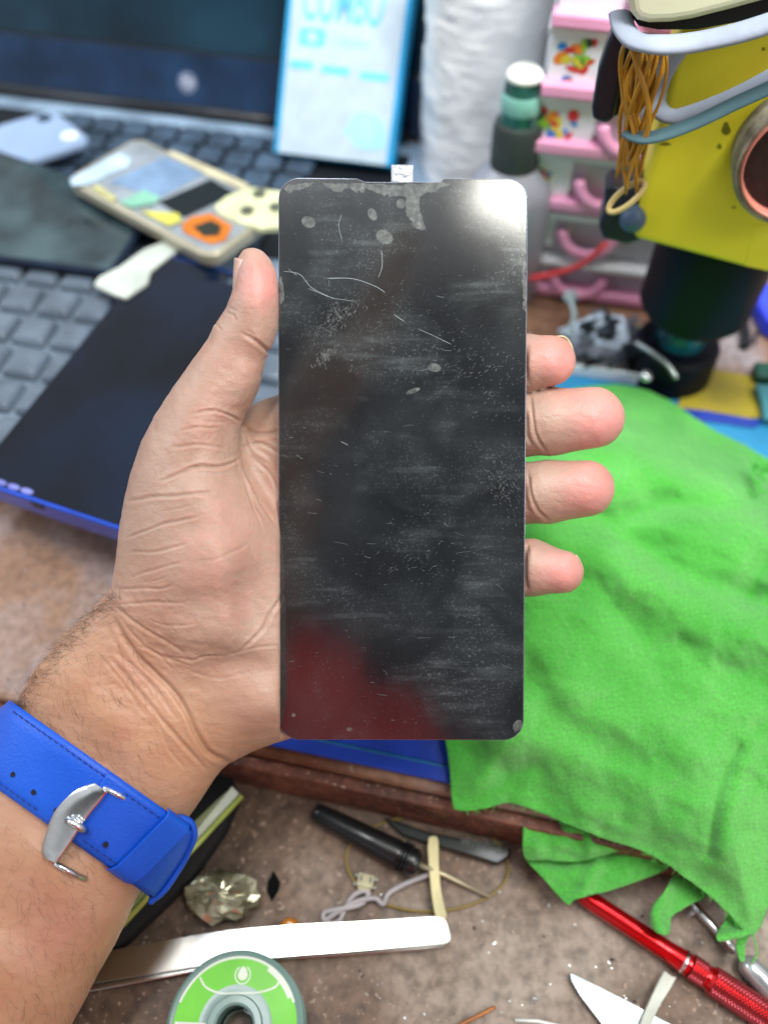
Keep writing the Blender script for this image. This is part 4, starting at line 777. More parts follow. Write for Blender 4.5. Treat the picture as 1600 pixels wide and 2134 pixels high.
# rubber bands
amber = M_('amber_rubber', '#c08a1e', .35, var=.15, vscale=60, trans=.15, coat=.2); tan = M_('tan_rubber', '#d0b878', .4, var=.1)
random.seed(3)
for k in range(12):
    u0 = random.uniform(1318, 1372); u1 = random.uniform(1288, 1322); vb = random.uniform(330, 410); spd = random.uniform(9, 26); off = random.uniform(1.6, 2.6); tw_ = random.uniform(-1, 1)
    ptsl = []
    for j in range(17):
        t = j/16; cxm = u0+(u1-u0)*t+14*math.sin(t*5+k); vv_ = 95+(vb-95)*t; ww = spd*math.sin(math.pi*min(1, t*1.02+.04))**.6*math.cos(t*3.2*tw_); ptsl.append((cxm, vv_, ww))
    path = [V(a+c, b_, py2+nY*(off+.02*c), nY) for a, b_, c in ptsl]+[V(a-c, b_, py2+nY*(off-.02*c), nY) for a, b_, c in reversed(ptsl)]
    mb = MB(); mb.tube(path, random.uniform(.05, .085), 7, closed=True); o = mb.build('rubber_band', amber, smooth=True); tag(o, 'amber rubber band in the tangled bunch beside the yellow stand', 'rubber band', 'rubber bands hanging in a bunch')
mb = MB(); path = [V(1305+38*math.cos(t)*.95+10*math.sin(t), 410-30*math.cos(t)+12*math.sin(t), py2+nY*(2.2+.2*math.sin(t)), nY) for t in [k*math.pi/14 for k in range(28)]]
mb.tube(path, .11, 8, closed=True); tag(mb.build('rubber_band', tan, smooth=True), 'single pale tan rubber band looped below the amber bunch', 'rubber band')
# heap of small salvaged parts, each its own object
random.seed(5); seen = set()
steel_d = M_('dull_steel', '#7c8894', .32, .7, var=.2, vscale=120, bump=.3); steel_k = M_('dark_steel', '#222a33', .4, .5, var=.3, vscale=90); brass = M_('pale_metal', '#c9c2a6', .3, .6, var=.2)
hb = G(1268, 760, 3.4); mb = MB(DM); q_ = DM.inverted() @ hb
mb.box((q_.x, q_.y, 3.32), (3.9, 1.9, .1)); mb.box((q_.x, q_.y-.95, 3.62), (3.9, .12, .7)); mb.box((q_.x, q_.y+.95, 3.62), (3.9, .12, .7)); mb.box((q_.x-1.95, q_.y, 3.62), (.12, 2.0, .7)); mb.box((q_.x+1.95, q_.y, 3.62), (.12, 2.0, .7))
tag(mb.build('foam_tray', M_('white_foam', '#f4f6ff', .35, var=.03), bevel=.05), 'bright white open tray in front of the heap of salvaged parts', 'tray')
mb = MB(); sheet = [G(1160, 688, 4.5), G(1245, 650, 5.1), G(1300, 658, 5.2), G(1335, 690, 4.9), G(1320, 740, 4.6), G(1200, 745, 4.3), G(1175, 710, 4.4)]; mb.prism(sheet, (0, -.2, 1), .06); tag(mb.build('metal_shield', steel_d, bevel=.02), 'largest flat grey metal sheet in the parts heap, beside the index fingertip', 'metal shield')
names = [('bracket', 'metal bracket'), ('shield_piece', 'metal shield piece'), ('clip', 'metal clip')]
for k in range(44):
    u = random.uniform(1205, 1370); v = random.uniform(650, 752); h = random.uniform(3.9, 5.4); c = G(u, v, h); R = Matrix.Rotation(random.uniform(0, 6.28), 3, 'Z') @ Matrix.Rotation(random.uniform(-.7, .7), 3, 'X') @ Matrix.Rotation(random.uniform(-.7, .7), 3, 'Y')
    mb = MB(); a, b_ = random.uniform(.5, 1.2), random.uniform(.25, .7); t = .05
    mb.v = []; L = [(-a, -b_), (a, -b_*.8), (a*1.0, b_*.3), (a*.4, b_*.35), (a*.35, b_), (-a*.5, b_*.9), (-a*.55, b_*.1), (-a, 0)]
    mb.prism([c+R @ Vector((x*.7, y*.7, 0)) for x, y in L], R @ Vector((0, 0, 1)), t)
    if k % 3 == 0: mb.box(c+R @ Vector((-a*.3, -b_*.3, .15)), (.35, .3, .3), R)
    bm_ = random.choice([steel_d, steel_k, steel_k, brass if k % 4 == 0 else steel_d]); cw = {'dull_steel': 'dull grey', 'dark_steel': 'blackened', 'pale_metal': 'pale yellowish'}[bm_.name.split('.')[0]]
    wh = ('near the index fingertip' if u < 1255 else 'in the middle of the heap' if u < 1310 else 'against the round foot'); hw_ = 'at the back' if v < 690 else 'at the front' if v > 722 else 'midway down'
    lb_ = 'small %s bracket %s, %s%s' % (cw, wh, hw_, ', with a raised lug' if k % 3 == 0 else '')
    if lb_ in seen: continue
    seen.add(lb_); tag(mb.build('metal_bracket', bm_, bevel=.015), lb_, 'bracket', 'salvaged metal brackets in a heap')
mb = MB(); mb.tube(spline([G(1322, 712, 5.6), G(1360, 735, 5.7), G(1390, 760, 5.6), G(1410, 790, 5.3)], 8), [.13]*24+[.05], 8, flat=.5); tag(mb.build('metal_pin', M_('pin_steel', '#a9b0b0', .25, .8), smooth=True), 'thin curved metal strip lying over the front of the round foot', 'metal strip')
for (u, v, s_) in ((1346, 784, .32), (1362, 721, .26)): mb = MB(); mb.lathe(G(u, v, 4.6), (.3, -.5, 1), [(.01, .2), (s_*.7, .18), (s_, .05), (s_*.8, -.2), (.01, -.22)], 18); tag(mb.build('screw_cap', M_('bright_cap', '#d8dce0', .2, .8), smooth=True), 'shiny round metal cap low in front of the heap' if v > 750 else 'shiny round metal cap high in front of the teal stem', 'metal cap')
mb = MB(); mb.tube(spline([G(1180, 700, 4.6), G(1196, 660, 4.8), G(1188, 625, 5.0)], 6), .13, 8); mb.lathe(G(1188, 618, 4.9), (0, -.6, 1), [(.01, .1), (.35, .1), (.4, 0), (.01, -.1)], 18); tag(mb.build('flex_part', M_('pale_flex', '#a9bcc0', .4), smooth=True), 'pale flat connector standing up left of the parts heap', 'connector')
# cable, blue object, green block
mb = MB(); mb.tube(spline([G(1516, 560, 3.4), G(1530, 610, 3.3), G(1545, 660, 3.25), G(1552, 700, 3.25), G(1551, 722, 3.3)], 10), .26, 12); tag(mb.build('black_cable', M_('cable', '#0c1418', .4), smooth=True), 'short thick black cable end on the bench behind the round foot', 'cable')
mb = MB(); mb.tube(spline([G(1640, 640, 3.4), G(1600, 668, 3.3), G(1578, 690, 3.3), G(1570, 716, 3.3)], 10), .09, 8); tag(mb.build('thin_cable', M_('cable2', '#2a2e34', .4), smooth=True), 'thin dark cable curling near the right edge', 'cable')
mb = MB(); mb.prism([G(1558, 590, 4.2), G(1680, 580, 4.2), G(1700, 720, 4.2), G(1600, 668, 4.2)], (0, 0, 1), 1.1); bo_ = mb.build('blue_case', M_('royal_plastic', '#3346e0', .3, coat=.4), bevel=.25, bseg=3); tag(bo_, 'royal blue plastic case at the right edge of the bench', 'case')
mb = MB(); mb.prism([G(1572, 752, 4.0), G(1700, 762, 4.0), G(1700, 800, 4.0), G(1576, 782, 4.0)], (0, 0, 1), .9); tag(mb.build('green_block', M_('deep_green', '#0c4a3c', .5), bevel=.1), 'dark green block at the right edge above the yellow mat area', 'block')
mb = MB(); mb.prism([G(1572, 800, 3.9), G(1700, 800, 3.9), G(1700, 880, 3.9), G(1592, 870, 3.9), G(1588, 840, 3.9)], (0, 0, 1), .45); tag(mb.build('teal_case', M_('teal_plastic', '#3c7f8c', .4), bevel=.1), 'teal plastic piece at the right edge of the mat', 'plastic piece')
# ------------------------------------------------------------------ green cloth
cloth = bpy.data.materials.new('green_jersey'); cloth.use_nodes = True; n = cloth.node_tree.nodes; l = cloth.node_tree.links; b = n['Principled BSDF']; tc = n.new('ShaderNodeTexCoord')
nz = n.new('ShaderNodeTexNoise'); nz.inputs['Scale'].default_value = 30; nz.inputs['Detail'].default_value = 6; l.new(tc.outputs['Object'], nz.inputs['Vector']); rp = n.new('ShaderNodeValToRGB'); l.new(nz.outputs['Fac'], rp.inputs[0])
e = rp.color_ramp.elements; e[0].position = .32; e[0].color = lin('#49bd38'); e[1].position = .66; e[1].color = lin('#66d454'); uvm = n.new('ShaderNodeUVMap'); mpu = n.new('ShaderNodeMapping'); mpu.inputs['Scale'].default_value = (1, .35, 1); l.new(uvm.outputs[0], mpu.inputs[0]); nf = n.new('ShaderNodeTexNoise'); nf.inputs['Scale'].default_value = 1.15; nf.inputs['Detail'].default_value = 3; l.new(mpu.outputs[0], nf.inputs['Vector'])
rf = n.new('ShaderNodeMapRange'); rf.inputs[1].default_value = .32; rf.inputs[2].default_value = .68; rf.inputs[3].default_value = .70; rf.inputs[4].default_value = 1.12; l.new(nf.outputs['Fac'], rf.inputs[0]); vm = n.new('ShaderNodeVectorMath'); vm.operation = 'SCALE'; l.new(rp.outputs[0], vm.inputs[0]); l.new(rf.outputs[0], vm.inputs['Scale'])
l.new(vm.outputs[0], b.inputs['Base Color'])
b.inputs['Roughness'].default_value = .85; b.inputs['Sheen Weight'].default_value = .25; b.inputs['Specular IOR Level'].default_value = .2
uvn = n.new('ShaderNodeUVMap'); wv = n.new('ShaderNodeTexWave'); wv.inputs['Scale'].default_value = .42; wv.inputs['Distortion'].default_value = .8; wv.inputs['Detail'].default_value = 3; l.new(uvn.outputs[0], wv.inputs['Vector'])
n2 = n.new('ShaderNodeTexNoise'); n2.inputs['Scale'].default_value = 1600; n2.inputs['Detail'].default_value = 3; l.new(tc.outputs['Object'], n2.inputs['Vector'])
ma = n.new('ShaderNodeMath'); ma.operation = 'ADD'; l.new(wv.outputs['Fac'], ma.inputs[0]); l.new(n2.outputs['Fac'], ma.inputs[1]); bp = n.new('ShaderNodeBump'); bp.inputs['Strength'].default_value = .8; bp.inputs['Distance'].default_value = .0004; l.new(ma.outputs[0], bp.inputs['Height']); l.new(bp.outputs[0], b.inputs['Normal'])
CL = MB(); cloth_uv = []
def sdist(u, v, poly):
    bd = 1e9
    for (a, b2) in zip(poly[:-1], poly[1:]):
        ex2, ey2 = b2[0]-a[0], b2[1]-a[1]; t = max(0, min(1, ((u-a[0])*ex2+(v-a[1])*ey2)/(ex2*ex2+ey2*ey2+1e-9))); bd = min(bd, math.hypot(u-a[0]-t*ex2, v-a[1]-t*ey2))
    return bd
folds = [([(1255,1085),(1310,1070),(1380,1050),(1450,1048),(1520,1058),(1640,1050)],26,-.55),([(1250,1035),(1330,1010),(1420,990),(1560,1000)],40,.30),
 ([(1290,1115),(1370,1165),(1440,1205),(1500,1225),(1640,1260)],30,-.60),([(1120,1110),(1230,1140),(1330,1210),(1440,1290),(1620,1340)],46,.50),([(1110,1190),(1230,1230),(1310,1300),(1380,1400)],34,-.45),
 ([(1540,1560),(1506,1620),(1488,1690),(1480,1780)],13,-.28),([(1560,1560),(1530,1640),(1512,1720),(1506,1800)],26,.25),([(1120,1330),(1180,1420),(1290,1500),(1420,1560)],50,.35),([(1100,1420),(1190,1520),(1330,1600)],34,-.30),
 ([(1420,1340),(1500,1400),(1640,1440)],34,-.35),([(1560,1240),(1590,1180),(1640,1150)],30,-.6),([(1560,930),(1590,980),(1640,1040)],22,-.5),([(1340,880),(1360,960),(1350,1020)],28,-.18),([(960,1560),(1030,1600),(1120,1590)],26,-.25),([(1180,1700),(1300,1690),(1420,1740)],40,.2),([(1300,830),(1400,900),(1500,960)],30,.2),([(1400,1100),(1480,1130),(1640,1140)],30,.35)]
folds = [([(p.x, p.y) for p in spline([(a, b2, 0) for a, b2 in f], 5)], w_, h_) for f, w_, h_ in folds]
def cloth_h(u, v, hem):
    d_ = sdist(u, v, hem); q_ = min(1, d_/150); q_ = q_*q_*(3-2*q_); base = 3.75 if v < 1500 else 3.75-max(0, (v-1690)/260)*1.7
    top = 7.3-.9*max(0, (900-v)/120)-2.5*max(0, (v-1230)/480); z = base+(top-base)*q_
    for f, w_, h_ in folds:
        if min(p[0] for p in f)-90 < u < max(p[0] for p in f)+90 and min(p[1] for p in f)-90 < v < max(p[1] for p in f)+90: z += .85*h_*math.exp(-(sdist(u, v, f)/w_)**2)
    rn = lambda k, s1: (1-abs(noise.noise(Vector((u*.7*k+v*.3*k, v*k*1.1-u*.5*k, s1)))))**4; z += .2*noise.noise(Vector((u*.012, v*.012, 2)))+.05*noise.noise(Vector((u*.035, v*.03, 7)))+.15*rn(.008, 3)-.05*rn(.017, 9)+.05*rn(.035, 5)+.02*noise.noise(Vector((u*.1, v*.1, 1)))
    return z
def cloth_piece(outl, hf_, sp_=11, n_=6, wob=2.0):
    o = [(p.x, p.y) for p in spline([(a, b2, 0) for a, b2 in outl+[outl[0]]], n_)[:-1]]
    o = [(a+wob*noise.noise(Vector((a*.09, b2*.09, 4))), b2+wob*noise.noise(Vector((a*.09, b2*.09, 8)))) for a, b2 in o]; pts = [Vector(p) for p in o]; ne = len(pts); us = [p[0] for p in o]; vs_ = [p[1] for p in o]
    gx, gy = np.meshgrid(np.arange(min(us), max(us), sp_), np.arange(min(vs_), max(vs_), sp_)); gx = gx+(np.arange(gx.shape[0])[:, None] % 2)*sp_/2
    ins_ = inside(gx.ravel(), gy.ravel(), o) & (seg_dist(gx.ravel(), gy.ravel(), o) > sp_*.55)
    pts += [Vector((float(a), float(b2))) for a, b2 in zip(gx.ravel()[ins_], gy.ravel()[ins_])]
    V2_, _, F2, _, _, _ = delaunay_2d_cdt(pts, [(i, (i+1) % ne) for i in range(ne)], list(), 1, 1e-4)
    k = len(CL.v); CL.add([G(p.x, p.y, hf_(p.x, p.y)) for p in V2_], [tuple(f) for f in F2]); cloth_uv.extend([(p.x, p.y) for p in V2_])
hem = [(1236,803),(1290,801),(1345,812),(1400,838),(1450,872),(1500,902),(1548,925),(1590,950),(1640,980),(1760,1050),(1780,1400),(1740,1700),(1640,1800),(1606,1870),(1585,1930),(1558,1950),(1520,1908),(1470,1862),(1430,1832),(1388,1802),(1330,1772),(1262,1750),(1190,1722),(1120,1692),(1060,1674),(1010,1686),(962,1690),(942,1676),(938,1620),(928,1545),(905,1450),(920,1300),(960,1100),(1020,960),(1090,870),(1160,820)]
cloth_piece(hem, lambda u, v: cloth_h(u, v, hem+[hem[0]]), 9)
f1 = [(1096,1672),(1088,1700),(1089,1745),(1092,1786),(1130,1830),(1180,1884),(1200,1874),(1290,1850),(1386,1812),(1400,1780),(1300,1720),(1200,1680)]
cloth_piece(f1, lambda u, v: 1.35+.0016*(1884-v)*3+.35*math.exp(-(sdist(u, v, [(1180,1884),(1215,1860),(1245,1790)])/14)**2)-.5*math.exp(-(sdist(u, v, [(1092,1786),(1160,1796),(1230,1792),(1310,1765)])/12)**2)+.16*noise.noise(Vector((u*.02, v*.02, 3)))+.12*(1-abs(noise.noise(Vector((u*.03, v*.018, 8)))))**4, 7)
f2 = [(1092,1690),(1089,1745),(1094,1790),(1140,1792),(1200,1796),(1260,1782),(1340,1752),(1300,1700)]
cloth_piece(f2, lambda u, v: 2.35+.3*math.exp(-(sdist(u, v, [(1180,1720),(1215,1735),(1232,1765)])/10)**2)-.5*max(0, (v-1760)/30)+.2*noise.noise(Vector((u*.03, v*.03, 3)))+.12*(1-abs(noise.noise(Vector((u*.025, v*.04, 8)))))**4, 7)
f3 = [(1402,1822),(1382,1860),(1360,1885),(1353,1915),(1362,1940),(1384,1950),(1396,1938),(1398,1912),(1430,1890),(1472,1868),(1480,1840)]
cloth_piece(f3, lambda u, v: 1.5+.5*math.exp(-(sdist(u, v, [(1385,1850),(1366,1905),(1375,1940)])/16)**2), 7)
f4 = [(1520,1890),(1508,1920),(1492,1945),(1496,1962),(1530,1958),(1566,1944),(1580,1900),(1560,1880)]
cloth_piece(f4, lambda u, v: 1.7+.5*math.exp(-(sdist(u, v, [(1495,1955),(1560,1945)])/12)**2), 7)
f5 = [(1536,1950),(1532,1975),(1542,2005),(1552,1998),(1552,1970),(1560,1950)]; cloth_piece(f5, lambda u, v: 1.4, 7, 4)
co = CL.build('green_cloth', cloth, smooth=True, solid=.07, subs=1)
uvl = co.data.uv_layers.new(name='UVMap')
for lp in co.data.loops: a, b2 = cloth_uv[lp.vertex_index]; uvl.data[lp.index].uv = ((a*.82+b2*.57)/3.2, (b2*.82-a*.57)/3.2)
tag(co, 'bright green cotton cloth crumpled over the bench edge below the fingers', 'cloth')
fz = MB()
for k in range(90):
    i = random.randrange(13, 28); a, b2 = hem[i], hem[i+1]; t = random.random(); u, v = a[0]+(b2[0]-a[0])*t, a[1]+(b2[1]-a[1])*t; z = cloth_h(u, v, hem+[hem[0]]); L = random.uniform(3, 12)
    fz.tube([G(u, v-2, z+.03), G(u+random.gauss(0, 2), v+L*.5, z-.02), G(u+random.gauss(0, 4), v+L, z-.1)], .006, 3)
fz.tube(spline([G(1566, 1944, 1.8), G(1573, 1965, 1.5), G(1576, 1990, 1.2), G(1566, 2004, 1.0)], 6), .03, 5)
for k in range(14):
    a0 = random.uniform(0, 6.28); u, v = 1588+random.gauss(0, 8), 975+random.gauss(0, 18); fz.tube(spline([G(u+12*math.cos(a0+t), v+12*math.sin(a0+t*1.3), 6.0+random.uniform(-.1, .4)) for t in (0, 1, 2, 3)], 4), .035, 5)
fo = fz.build('frayed_threads', cloth, co); fo.parent = co; tag(fo, kind='stuff')
# ------------------------------------------------------------------ small tools on the tray floor
random.seed(21)
def T(u, v, h=0.0): return G(u, v, h)
# black spudger-like pen
blackp = M_('black_pen', '#121517', .35, var=.2, vscale=60, coat=.3, bump=.2); a = T(655, 1690, .75); b_ = T(868, 1800, .75); ax = (b_-a)
sd_ = thing('precision_awl', 'black-handled awl with a thin pale shaft lying on the tray floor', 'awl', tuple(T(760, 1745, 0)))
L = ax.length; mb = MB(); mb.lathe(a, ax, [(.01, 0), (.32, .02), (.38, .3), (.45, L*.4), (.52, L*.82), (.50, L*.84)], 28); mb.build('handle', blackp, sd_, smooth=True)
mb = MB()
for k in range(3): mb.lathe(a, ax, [(.50, L*(.845+.03*k)), (.62, L*(.852+.03*k)), (.62, L*(.865+.03*k)), (.50, L*(.872+.03*k))], 24)
mb.lathe(a, ax, [(.50, L*.93), (.52, L*.98), (.40, L*1.02), (.2, L*1.03)], 24); mb.build('grip_rings', blackp, sd_, auto=40)
mb = MB(); b2 = T(1022, 1870, .30); mb.tube([a+ax*1.0, a+(b2-a)*.75+Vector((0, 0, 0)), b2], [.11, .10, .05], 10); mb.build('shaft', M_('shaft', '#c9bfa0', .35, .5, var=.15), sd_, smooth=True)
# black flat tool with lettering
pts = [(798,1702),(830,1712),(900,1735),(1066,1768),(1060,1786),(1036,1802),(920,1766),(840,1740)]; mb = MB(); mb.prism([T(u, v, .45) for u, v in pts], (0, 0, 1), .42)
bl = thing('flat_tweezers', 'flat dark tool with faint grey lettering lying against the bench edge', 'flat tool', tuple(T(930, 1755, 0))); mb.build('blade', M_('green_black', '#101a18', .3, var=.2, coat=.3), bl, bevel=.09, bseg=3)
xd = (T(1050, 1777, .46)-T(950, 1752, .46)).normalized(); TM = frame(T(957, 1760, .465), xd, (0, 0, 1).__class__ and Vector((-xd.y, xd.x, 0))); mb = MB(TM); text_mb(mb, 'wmbler', Matrix.Translation((0, .02, 0)), .62, .004, align='LEFT', squeeze=1.0); mb.build('lettering', M_('grey_print', '#4a524e', .6), bl)
# bamboo stick and bone-coloured shaft
bam = M_('bamboo', '#d9cf9c', .5, var=.12, vscale=50, bump=.4); pts = spline([(893,1745,0),(905,1742,0),(913,1752,0),(914,1800,0),(918,1850,0),(926,1890,0),(930,1910,0),(916,1938,0),(908,1915,0),(900,1870,0),(894,1810,0),(891,1765,0)], 4)
mb = MB(); mb.prism([T(p.x, p.y, .62+(.0009*(1850-p.y))) for p in pts], (0, 0, 1), .25); tag(mb.build('bamboo_stick', bam, bevel=.06), 'pale bamboo sliver with a pointed end resting across the steel tweezers', 'bamboo stick')
# usb connector
um = frame(T(762, 1838, .15), (ed.x, ed.y, 0), (en.x, en.y, 0)); us = thing('charging_connector', 'tiny cream charging socket on the tray floor beside the grey wire', 'connector', tuple(T(762, 1838, 0)))
ivory = M_('ivory_metal', '#9c9678', .45, .2, var=.15, vscale=200); mb = MB(um); mb.box((0, 0, .16), (.62, .5, .26)); mb.box((0, -.28, .14), (.5, .14, .18)); mb.build('shell', ivory, us, bevel=.03)
mb = MB(um)
for x in (-1, 1):
    for y in (-.15, .15): mb.box((x*.37, y, .06), (.16, .12, .1))
mb.build('solder_legs', M_('solder', '#8d8d84', .5, .3), us, bevel=.02)
mb = MB(um)
for x in (-.18, .18): mb.box((x, .05, .295), (.06, .2, .01))
mb.build('slots', plastic_dk, us)
# grey wire loop
gw_ = spline([T(910, 1818, .35), T(860, 1835, .3), T(812, 1860, .22), T(798, 1884, .3), T(780, 1872, .4), T(740, 1880, .35), T(700, 1903, .25), T(677, 1918, .2), T(676, 1902, .22), T(700, 1896, .3), T(750, 1885, .32), T(768, 1862, .3), T(755, 1857, .28), T(735, 1868, .25), T(718, 1895, .2), T(708, 1918, .2), T(690, 1925, .2), T(672, 1915, .15)], 8)
mb = MB(); mb.tube(gw_, .10, 8); tag(mb.build('grey_wire', M_('grey_wire', '#a09a9c', .5), smooth=True), 'twisted grey wire loop on the tray floor below the cream socket', 'wire')
# yellow ring
mb = MB(); ring = [T(890+168*math.cos(t)*(1+.05*math.sin(2*t)), 1800+100*math.sin(t)-.12*168*math.cos(t)*0, .12) for t in [2*math.pi*k/60 for k in range(60)]]; mb.tube(ring, .055, 7, closed=True)
tag(mb.build('plastic_ring', M_('amber_ring', '#9a8234', .3, trans=.3), smooth=True), 'large thin amber ring lying on the tray floor around the awl tip', 'ring')
# orange bead, glassy knob, black sliver
mb = MB(); c = T(604, 1936, 0); mb.lathe(c, (0, 0, 1), [(.01, .02), (.34, .04), (.38, .18), (.28, .34), (.12, .36), (.01, .30)], 20); tag(mb.build('orange_bead', M_('orange_gel', '#e48f20', .15, trans=.45, coat=.6, var=.25), smooth=True), 'small glossy orange rosin bead behind the steel tweezers', 'bead')
gm = M_('crumpled_film', '#b8b498', .12, .55, var=.4, vscale=90, coat=.6, col2='#5d5a3e'); mb = MB(); c = T(462, 1868, .7); NS, NH = 22, 12; vs = []; fs = []
for j in range(NH+1):
    for i in range(NS):
        th = math.pi*j/NH; an = 2*math.pi*i/NS; d = Vector((math.sin(th)*math.cos(an), math.sin(th)*math.sin(an), math.cos(th))); r_ = 1+.28*noise.noise(d*2.3)+.16*noise.noise(d*6); vs.append(c+Vector((d.x*1.35, d.y*.85, d.z*.6))*r_)
for j in range(NH):
    for i in range(NS): k = (i+1) % NS; fs.append((j*NS+i, (j+1)*NS+i, (j+1)*NS+k, j*NS+k))
mb.add(vs, fs); tag(mb.build('crumpled_wrapper', gm), 'crumpled shiny silver-gold wrapper right of the watch strap', 'wrapper')
mb = MB(); mb.prism([T(u, v, .12) for u, v in [(570,1814),(584,1838),(580,1856),(566,1878),(556,1856),(558,1838)]], (0, 0, 1), .1); tag(mb.build('black_chip', M_('black_chip', '#06090a', .8, spec=.1), bevel=.02), 'small black diamond-shaped sliver on the tray floor', 'sliver')
# black slab drawn in for the shadow behind the wrist, and green strip beside the arm
mb = MB(); mb.prism([T(u, v, .8) for u, v in [(470,1585),(500,1660),(470,1730),(400,1830),(330,1900),(250,1975),(190,1985),(180,1900),(300,1700),(400,1560)]], (0, 0, 1), .8); tag(mb.build('shadow_slab', M_('shadow_black', '#060606', .8, bump=.5), bevel=.25), 'flat black slab in the tray standing in for the shadow behind the wrist and watch', 'shadow slab')
gs = thing('plastic_strip', 'narrow yellow-green clear plastic strip leaning behind the wrist', 'plastic strip', tuple(T(350, 1850, 0)))
A_, B_ = T(505, 1660, 1.5), T(205, 1985, 1.2); dr = (B_-A_).normalized(); sd2 = Vector((-dr.y, dr.x, 0)); mb = MB(); mb.prism([A_, B_, B_-sd2*1.0+Vector((0, 0, .5)), A_-sd2*.5+Vector((0, 0, .3))], (0, 0, 1), .12)
mb.build('strip', M_('lime_plastic', '#8c9a3e', .3, var=.35, vscale=40, trans=.3, col2='#4e5a28', coat=.5), gs, bevel=.03)
mb = MB(); mb.tube([A_+Vector((0, 0, .1)), B_+Vector((0, 0, .1))], .10, 8); mb.build('strip_edge', M_('lime_edge', '#a4b254', .3, coat=.6), gs, smooth=True)
# steel tweezers
chrome = M_('chrome', '#d2d2cc', .2, 1, var=.03, vscale=30, bump=.05, bscale=60, rvar=.04); H_ = .95
tw = thing('tweezers', 'long shiny steel tweezers lying across the tray above the solder wick spool', 'tweezers', tuple(T(560, 1975, 0)))
tp_ = spline([(150,1996,0),(300,1968,0),(450,1942,0),(600,1928,0),(750,1920,0),(880,1911,0),(900,1910,0),(915,1911,0),(926,1916,0),(932,1927,0),(936,1942,0),(938,1955,0),(932,1964,0),(920,1967,0),(900,1969,0),(760,1981,0),(600,1993,0),(450,2008,0),(300,2032,0),(120,2062,0)], 6)
mb = MB(); mb.prism([T(p.x, p.y, H_) for p in tp_], (0, 0, 1), .14); mb.build('upper_arm', chrome, tw, bevel=.04, bseg=3)
tp2 = spline([(160,2015,0),(330,1995,0),(520,1975,0),(760,1960,0),(915,1940,0),(925,1962,0),(905,1976,0),(760,1988,0),(520,2006,0),(330,2040,0),(140,2075,0)], 6)
mb = MB(); mb.prism([T(p.x, p.y, .55) for p in tp2], (0, 0, 1), .14); mb.build('lower_arm', chrome, tw, bevel=.04, bseg=3)

# solder wick spool
sc_ = T(490, 2140, 1.6); sp_ = thing('solder_wick_spool', 'grey-green solder wick spool with a lime label at the bottom edge', 'spool', (sc_.x, sc_.y, 0)); SM = Matrix.Translation(sc_)
R_ = 2.3; spg = M_('spool_plastic', '#6f8d86', .35, var=.06, coat=.25); k = 1
mb = MB(SM); mb.lathe((0, 0, 0), (0, 0, 1), [(.62, -.5), (.62, .16), (.70, .22), (.90, .22), (.94, .08), (R_*.92, .06), (R_*.96, .10), (R_, .04), (R_, -.16), (R_*.9, -.2), (1.0, -.22)], 72); mb.build('top_flange', spg, sp_, auto=35)
mb = MB(SM); mb.lathe((0, 0, 0), (0, 0, 1), [(1.0, -.2), (1.9, -.2), (1.9, -1.3), (1.0, -1.3)], 48); mb.build('wick_winding', M_('copper_braid', '#a06a3c', .4, .6, bump=1), sp_, smooth=False)
mb = MB(SM); mb.lathe((0, 0, 0), (0, 0, 1), [(.62, -.5), (.62, -1.3), (R_, -1.3), (R_, -1.5), (.5, -1.5), (.5, -.5)], 60); mb.build('lower_flange', spg, sp_, auto=35)
def ringpiece(r0, r1, a0, a1, z, n_=40):
    vs = []; fs = []
    for i in range(n_+1):
        a = math.radians(a0+(a1-a0)*i/n_); vs += [(r0*math.cos(a), r0*math.sin(a), z), (r1*math.cos(a), r1*math.sin(a), z)]
    for i in range(n_): fs.append((2*i, 2*i+1, 2*i+3, 2*i+2))
    return vs, fs
lime = M_('lime_label', '#6cc832', .5, var=.08, vscale=40, coat=.06); wl_ = M_('white_label', '#d5dccf', .5, var=.04)
mb = MB(SM); mb.add(*ringpiece(.98, 2.08, 0, 360, .075, 72)); lab = mb.build('label', lime, sp_)
mb = MB(SM); mb.add(*ringpiece(2.02, 2.10, 20, 160, .080)); mb.add(*ringpiece(1.9, 2.02, 25, 60, .081, 12)); mb.build('label_border', wl_, lab)
mb = MB(SM); mb.sheet([(-2.02, .15, .083), (-2.0, -.45, .083), (-.99, -.3, .083), (-.97, .10, .083), (-1.3, .12, .083)]); mb.build('label_field', wl_, lab)
mb = MB(SM); mb.tube(spline([(-1.35, 1.45, .085), (-1.1, 1.15, .085), (-.6, .98, .085), (0, .94+.04, .085), (.7, 1.0, .085), (1.25, 1.15, .085), (1.4, 1.35, .085)], 8), .035, 5, flat=.15, up=(0, 0, 1)); mb.build('label_swoosh', wl_, lab)
mb = MB(SM); dc = (.12, 1.52); mb.add([(dc[0]+.17*math.cos(t), dc[1]+.17*math.sin(t)+(0 if math.sin(t) < .6 else .22*(math.sin(t)-.6)), .084) for t in [k*.35 for k in range(18)]], [tuple(range(18))]); mb.tube([(dc[0]+.26*math.cos(t), dc[1]+.27*math.sin(t), .084) for t in [math.radians(120+k*20) for k in range(16)]], .025, 5, flat=.15, up=(0, 0, 1)); mb.build('flame_emblem', wl_, lab)
mb = MB(SM); text_mb(mb, 'GOOT WICK', Matrix.Translation((.13, 1.08, .084)), .16, .002); mb.build('small_lettering', wl_, lab) if False else None
mb = MB(SM); text_mb(mb, 'Width', Matrix.Translation((-1.48, -.15, .086)), .34, .002, squeeze=.85); mb.build('width_lettering', M_('green_print', '#58b04a', .4), lab)
